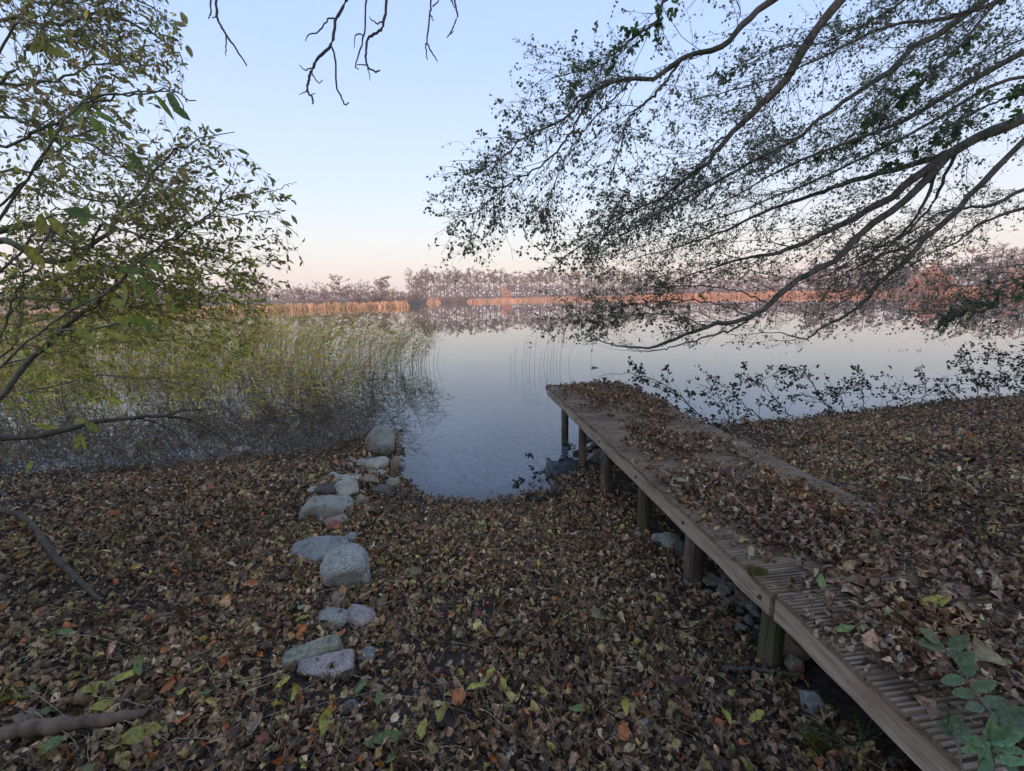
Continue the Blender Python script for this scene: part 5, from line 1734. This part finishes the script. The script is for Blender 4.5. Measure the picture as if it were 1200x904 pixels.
# ------------------------------------------------------------------ the far shore
def far_tree_mesh(kind, seed):
    """unit tree 1 m tall; returns trunk mesh and crown mesh"""
    r = np.random.default_rng(seed)
    T_, Q_, R0 = [], [], []
    K = 7
    # trunk
    wob = np.cumsum(r.normal(0, .008, (K, 2)), 0)
    zz = np.linspace(0, .96, K)
    tp_ = np.stack([wob[:, 0], wob[:, 1], zz], 1)
    rt = np.linspace(.019 if kind != 'bushy' else .02, .006, K)
    b = MB()
    b.add(*tubes(tp_[None], rt[None], 5))
    lo_ = {'pine': .62, 'alder': .3, 'bushy': .12, 'bare': .3}[kind]
    nl = {'pine': 12, 'alder': 26, 'bushy': 30, 'bare': 30}[kind]
    ends = []
    PLs, RLs = [], []
    for _ in range(nl):
        t = r.uniform(lo_, .95)
        p = np.array([np.interp(t, zz, tp_[:, 0]), np.interp(t, zz, tp_[:, 1]), t])
        a = r.uniform(0, 2 * math.pi)
        prof = {'pine': .16 * (1.1 - abs(t - .8) * 2), 'alder': .17 * math.sin(math.pi * min(max((t - .15) / .9, 0), 1)) + .03, 'bushy': .33 * math.sqrt(max(0, 1 - ((t - .48) / .56) ** 2)), 'bare': .2 * math.sin(math.pi * min(max((t - .15) / .9, 0), 1)) + .04}[kind]
        L = prof * r.uniform(.7, 1.15)
        up_ = r.uniform(.15, .8)
        mid = p + np.array([math.cos(a) * L * .55, math.sin(a) * L * .55, L * .25 * up_])
        e = p + np.array([math.cos(a) * L, math.sin(a) * L, L * .8 * up_])
        PLs.append([p, mid, e])
        RLs.append([.006, .004, .0018])
        ends += [mid, e, (mid + e) / 2]
    PLs, RLs = np.array(PLs), np.array(RLs)
    b.add(*tubes(PLs, RLs, 3))
    g, h = grow(PLs, RLs, nl * 6, .2, 1, (.03, .09), (.4, 1.1), 3, (0, 0, .1), .2, .6, .5, .0012)
    b.add(*tubes(g, np.maximum(h, .0013), 3))
    V = np.concatenate(b.V)
    trunk = (V, np.concatenate(b.F))
    nf = {'pine': 1000, 'alder': 1000, 'bushy': 2200, 'bare': 800}[kind]
    p, d = points_on(g, nf, 0, 1)
    p = p + r.normal(0, .012, p.shape)
    sz = {'pine': .025, 'alder': .018, 'bushy': .026, 'bare': .0135}[kind]
    V2, T2, k2 = leaves(p, norm(r.normal(size=(nf, 3))), norm(r.normal(size=(nf, 3))), r.uniform(.6, 1.4, nf) * sz, r.uniform(.5, .9, nf), np.zeros(nf), np.zeros(nf), small=True)
    sh = r.uniform(.65, 1.3, (nf, 1)) * np.ones((1, 3))
    return trunk, (V2, T2, np.repeat(sh, k2, axis=0))


def far_mat(name, c1, c2):
    m, t, b = mat(name)
    n = noise_tex(t, coords(t, (1, 1, 1), 'Object'), 5, 4)
    oi = t.nodes.new('ShaderNodeObjectInfo')
    add = t.nodes.new('ShaderNodeMath')
    add.operation = 'MULTIPLY_ADD'
    add.inputs[1].default_value = .5
    t.links.new(n, add.inputs[0])
    mul = t.nodes.new('ShaderNodeMath')
    mul.operation = 'MULTIPLY'
    mul.inputs[1].default_value = .5
    t.links.new(oi.outputs['Random'], mul.inputs[0])
    t.links.new(mul.outputs[0], add.inputs[2])
    c = ramp(t, add.outputs[0], [(.2, c1), (.8, c2)])
    out = mul_attr(t, b, c)
    b.inputs['Roughness'].default_value = .95
    return m


FM = {'pine': far_mat("pine_needles_far", (.035, .042, .03), (.07, .062, .045)),
      'alder': far_mat("alder_leaf_far", (.055, .049, .042), (.095, .076, .06)),
      'bushy': far_mat("autumn_crown_far", (.07, .055, .044), (.13, .092, .066)),
      'bare': far_mat("bare_crown_far", (.065, .060, .056), (.105, .09, .082)),
      'orange': far_mat("orange_crown_far", (.26, .12, .06), (.36, .17, .08))}
M_FTRUNK = bark_mat("far_bark", (.05, .04, .036), (.10, .075, .065), 8)
protos = {}
for kd in ('pine', 'alder', 'bushy', 'bare'):
    protos[kd] = []
    for s in range(3):
        tk, cr = far_tree_mesh(kd, 31 * s + len(kd))
        Q4 = tk[1]
        Tt = np.concatenate([Q4[:, :3], Q4[Q4[:, 2] != Q4[:, 3]][:, [0, 2, 3]]])
        o1 = mesh_np("trunk", tk[0], Tt, M_FTRUNK, col=(1, 1, 1), smooth=True)
        o2 = mesh_np("crown", cr[0], cr[1], FM[kd], col=cr[2])
        protos[kd].append((o1.data, o2.data))
        bpy.data.objects.remove(o1)
        bpy.data.objects.remove(o2)
orange_d = []
for (a_, b_) in protos['bushy']:
    d2 = b_.copy()
    d2.materials[0] = FM['orange']
    orange_d.append((a_, d2))
protos['orange'] = orange_d
WORDS = {'pine': ("pine_tree", "slender dark pine"), 'alder': ("alder_tree", "thin nearly leafless tree"), 'bushy': ("autumn_tree", "broad russet autumn tree"),
         'bare': ("bare_tree", "bare greyish winter tree"), 'orange': ("orange_tree", "small bright orange autumn tree")}


def far_tree(kind, px, top_y, dist, wmul=1.0, where="on the far shore", group="trees on the far shore"):
    d = ray(px, 350)
    d = d / math.hypot(d[0], d[1])
    x, y = d[0] * dist, d[1] * dist
    zb = max(gz(x, y), .0) - .1
    zt = (C0 + ray(px, top_y) / math.hypot(*ray(px, top_y)[:2]) * dist)[2]
    h = zt - zb
    nm, words = WORDS[kind]
    if group == "trees of the tall wood":
        where = ("in the left third", "in the middle third", "in the right third")[min(2, max(0, int((px - 480) / 98)))] + " of the tall wood across the lake"
    nm = "orange_leaved_tree" if kind == 'orange' else nm
    root = bpy.data.objects.new(nm, None)
    COL.objects.link(root)
    root.location = (x, y, zb)
    root.scale = (h * wmul, h * wmul, h)
    root.rotation_euler = (0, 0, rng.uniform(0, 6.3))
    tag(root, words + " " + where, "tree", group + " (" + nm.replace('_', ' ') + ")")
    dd = protos[kind][int(rng.integers(3))]
    for nme, me in zip(("trunk", "crown"), dd):
        o = bpy.data.objects.new(nme, me)
        COL.objects.link(o)
        o.parent = root
    return root


def jr(a, s):
    return a + rng.normal(0, s)


# left of the gap, behind the reed spit
LW = "behind the orange reed spit left of the gap"
for px in np.arange(40, 345, 13.0):
    far_tree(['bare', 'bushy', 'bare', 'alder'][int(rng.integers(4))], jr(px, 2), jr(335, 4), jr(205, 10), 1.2, "half hidden behind the willow leaves", "far trees behind the willow")
for px, ty, kd in [(352, 332, 'alder'), (362, 333, 'alder'), (372, 330, 'bare'), (380, 331, 'alder'), (399, 322, 'bushy'), (408, 334, 'bushy'), (416, 332, 'bare'), (424, 327, 'alder'), (432, 329, 'alder'), (440, 328, 'bare'),
                   (447, 326, 'bushy'), (455, 324, 'bushy'), (345, 335, 'bare'), (389, 336, 'bare'), (466, 340, 'bare'), (474, 341, 'bare')]:
    far_tree(kd, px, ty, jr(200, 8), 1.25 if kd == 'bushy' else 1.1, LW, "far trees left of the gap")
for px, ty in [(358, 338), (385, 339), (412, 340), (436, 341), (460, 342), (480, 343)]:
    far_tree('bushy', px, ty, jr(185, 5), 1.5, "low in front row behind the left reed spit", "far trees left of the gap")
# the tall central wood
far_tree('bushy', 488, 330, 262, 1.0, "at the very left end of the tall wood", "end trees of the tall wood")
far_tree('bushy', 496, 316, 268, .85, "second from the left end of the tall wood", "end trees of the tall wood")
CW = "in the tall open wood straight across the lake"
px = 484.0
while px < 770:
    kd = rng.choice(['pine', 'pine', 'alder', 'bare'])
    far_tree(kd, px, jr(317.5 if px < 690 else 319, 2.6), jr(272, 6), jr(.95, .06), CW, "trees of the tall wood")
    px += rng.uniform(3.4, 5.6)
px = 480.0
while px < 780:
    far_tree(rng.choice(['alder', 'bare', 'pine']), px, jr(321, 2), jr(292, 4), 1.0, CW, "trees of the tall wood")
    px += rng.uniform(7, 11)
for px, ty in [(593, 334), (596, 340)]:
    far_tree('orange', px, ty, 262, 1.0, "among the dark trunks across the lake", "small orange trees in the tall wood")
# right-hand shore
RW = "on the far right shore behind the alder boughs"
px = 770.0
while px < 1330:
    ty = np.interp(px, [770, 900, 1000, 1060, 1200, 1330], [320, 312, 300, 305, 290, 280])
    far_tree(rng.choice(['bare', 'alder', 'bushy', 'bare']), px, jr(ty, 4), np.interp(px, [770, 1330], [255, 225]) + rng.normal(0, 6), 1.15, RW, "trees of the far right shore")
    px += rng.uniform(9, 14)
for px, ty in [(1075, 318), (1085, 312), (1095, 320), (1105, 322), (1180, 318)]:
    far_tree('orange', px, ty, 205, 1.3, RW, "orange trees of the far right shore")
px = 740.0
while px < 1330:
    ty = np.interp(px, [740, 1330], [337, 318])
    far_tree('bushy', px, jr(ty, 2), np.interp(px, [740, 1330], [240, 212]), 1.7, "low at the foot of the far right wood", "undergrowth trees of the far right shore")
    px += rng.uniform(13, 20)


# understorey along the foot of the central wood
def bush_mesh(seed):
    r = np.random.default_rng(seed)
    nf = 420
    th, ph = r.uniform(0, 2 * math.pi, nf), np.arccos(r.uniform(0, 1, nf))
    rr = r.uniform(.35, 1, nf)
    p = np.stack([np.cos(th) * np.sin(ph) * rr * .8, np.sin(th) * np.sin(ph) * rr * .8, np.cos(ph) * rr * (.8 + .3 * np.sin(3 * th))], 1)
    V, T, k = leaves(p, norm(r.normal(size=(nf, 3))), norm(r.normal(size=(nf, 3))), r.uniform(.1, .24, nf), r.uniform(.5, .9, nf), np.zeros(nf), np.zeros(nf), small=True)
    o = mesh_np("far_bush", V, T, FB, col=np.repeat(r.uniform(.7, 1.25, (nf, 1)) * np.ones((1, 3)), k, axis=0))
    me = o.data
    bpy.data.objects.remove(o)
    return me


FB = far_mat("far_bush_leaf", (.05, .055, .05), (.10, .075, .06))
bmesh_ = [bush_mesh(s) for s in range(3)]
px = 350.0
while px < 790:
    dist = (190 if px < 480 else 263) + rng.normal(0, 3)
    d = ray(px, 350)
    d = d / math.hypot(d[0], d[1])
    x, y = d[0] * dist, d[1] * dist
    o = bpy.data.objects.new("far_bush", bmesh_[int(rng.integers(3))])
    COL.objects.link(o)
    o.location = (x, y, gz(x, y) - .2)
    s = rng.uniform(2.2, 4.6) * (.7 if px < 480 else 1.0)
    o.scale = (s * 1.1, s * 1.1, s)
    o.rotation_euler = (0, 0, rng.uniform(0, 6))
    wh = "below the small trees behind the left reed spit" if px < 480 else "at the foot of the %s part of the tall wood" % ("left" if px < 580 else "middle" if px < 680 else "right")
    tag(o, "low dark bush " + wh, "bush", "far bushes " + wh)
    px += rng.uniform(3.5, 6.5)

# orange reed fringe along the far shoreline
def far_reeds(name, label, pxs, dists, hgt, n, depth, c=None):
    px = rng.uniform(pxs[0], pxs[-1], n)
    dist = np.interp(px, pxs, dists) + rng.uniform(0, depth, n)
    rd = np.array([ray(a, 350) for a in (pxs[0], pxs[-1])])
    q = np.stack([(px - 600) / F, np.full(n, 102 / F), -np.ones(n)], 1) @ MR.T
    q = q[:, :2] / np.linalg.norm(q[:, :2], axis=1, keepdims=True)
    x, y = q[:, 0] * dist, q[:, 1] * dist
    z = np.maximum(height(x, y), 0) - .1
    h = hgt * np.clip(.25 + np.minimum(px - pxs[0], pxs[-1] - px) / 5, 0, 1) * rng.uniform(.6, 1.08, n) * (.72 + .4 * hash_noise(px, px * 0 + 1, .35)) * (.85 + .3 * hash_noise(px, px * 0 + 5, 1.6))
    dx = rng.normal(0, .12, n)
    wd = rng.uniform(.03, .09, n)
    a = rng.uniform(0, math.pi, n)
    V = np.stack([np.stack([x - wd * np.cos(a), y - wd * np.sin(a), z], 1), np.stack([x + wd * np.cos(a), y + wd * np.sin(a), z], 1), np.stack([x + dx + wd * .7 * np.cos(a), y + wd * .7 * np.sin(a), z + h * .85], 1), np.stack([x + dx * 1.4, y, z + h], 1)], 1).reshape(-1, 3)
    Q = np.arange(n * 4).reshape(n, 4)
    cols = np.repeat(palette(n, c or [(.36, .25, .17), (.42, .30, .21), (.27, .19, .13)], [1, 1, 1], .15), 4, axis=0)
    o = mesh_np(name, V, Q, M_FAR, col=cols)
    return tag(o, label, "reeds", kind='stuff')


far_reeds("far_reeds", "orange sunlit reed spit on the far left shore", [-300, 100, 300, 480], [121, 127, 131, 134], 1.85, 15000, 10)
far_reeds("far_reeds", "short patch of sunlit reeds before the tall wood", [500, 517], [232, 240], 3.0, 1200, 6)
far_reeds("far_reeds", "thin orange reed patch near the middle of the far shore", [547, 600, 690, 740], [236, 243, 250, 240], 2.2, 5000, 5)
far_reeds("far_reeds", "broad bright orange reed belt on the far right shore", [730, 800, 900, 1000, 1100, 1200, 1400], [232, 226, 221, 216, 209, 203, 190], 2.4, 24000, 14, [(.44, .25, .16), (.48, .29, .19), (.34, .19, .12)])

# mass of woods and low hills beyond
def far_mass(name, label, dist, prof, n, size):
    px = rng.uniform(-700, 1900, n)
    ty = np.interp(px, [p_[0] for p_ in prof], [p_[1] for p_ in prof])
    q = np.stack([(px - 600) / F, np.full(n, 102 / F), -np.ones(n)], 1) @ MR.T
    q = q[:, :2] / np.linalg.norm(q[:, :2], axis=1, keepdims=True)
    hor = 349 - (px - 600) * .0222
    hmax = (hor - ty) / F * dist / np.sqrt(1 + ((px - 600) / F) ** 2) * 1.0 + CAMH
    hmax = hmax * (.8 + .3 * hash_noise(px, px * 0 + 3, .05) + .12 * hash_noise(px, px * 0 + 9, .25))
    dd = dist + rng.uniform(0, 25, n)
    p = np.stack([q[:, 0] * dd, q[:, 1] * dd, rng.uniform(0, 1, n) ** .75 * hmax], 1)
    V, T, k = leaves(p, norm(rng.normal(size=(n, 3))), norm(rng.normal(size=(n, 3)) + [0, -1, 0]), rng.uniform(.5, 1.3, n) * size, rng.uniform(.6, .9, n), np.zeros(n), np.zeros(n), small=True)
    o = mesh_np(name, V, T, M_FAR, col=np.repeat(palette(n, [(.09, .075, .075), (.12, .085, .08), (.07, .07, .075)], [1, 1, 1]), k, axis=0))
    return tag(o, label, "wood", kind='stuff')


far_mass("distant_wood", "hazy mass of more distant woods behind the far shore", 400, [(-700, 345), (0, 342), (350, 341), (480, 343), (500, 337), (760, 336), (900, 325), (1050, 318), (1200, 308), (1900, 290)], 26000, 2.0)

# ------------------------------------------------------------------ haze over the lake
def haze():
    m = bpy.data.materials.new("lake_haze")
    m.use_nodes = True
    t = m.node_tree
    t.nodes.clear()
    o = t.nodes.new('ShaderNodeOutputMaterial')
    v = t.nodes.new('ShaderNodeVolumePrincipled')
    v.inputs['Color'].default_value = (.85, .84, .90, 1)
    v.inputs['Density'].default_value = HAZE
    v.inputs['Anisotropy'].default_value = .1
    t.links.new(v.outputs[0], o.inputs['Volume'])
    x0, x1, y0, y1, z0, z1 = -665, 665, -85, 665, -3.6, 34
    V = [(x0, y0, z0), (x1, y0, z0), (x1, y1, z0), (x0, y1, z0), (x0, y0, z1), (x1, y0, z1), (x1, y1, z1), (x0, y1, z1)]
    Fh = [(0, 3, 2, 1), (4, 5, 6, 7), (0, 1, 5, 4), (1, 2, 6, 5), (2, 3, 7, 6), (3, 0, 4, 7)]
    tag(mesh_np("haze", V, Fh, m), kind='stuff')


HAZE = .0009
haze()
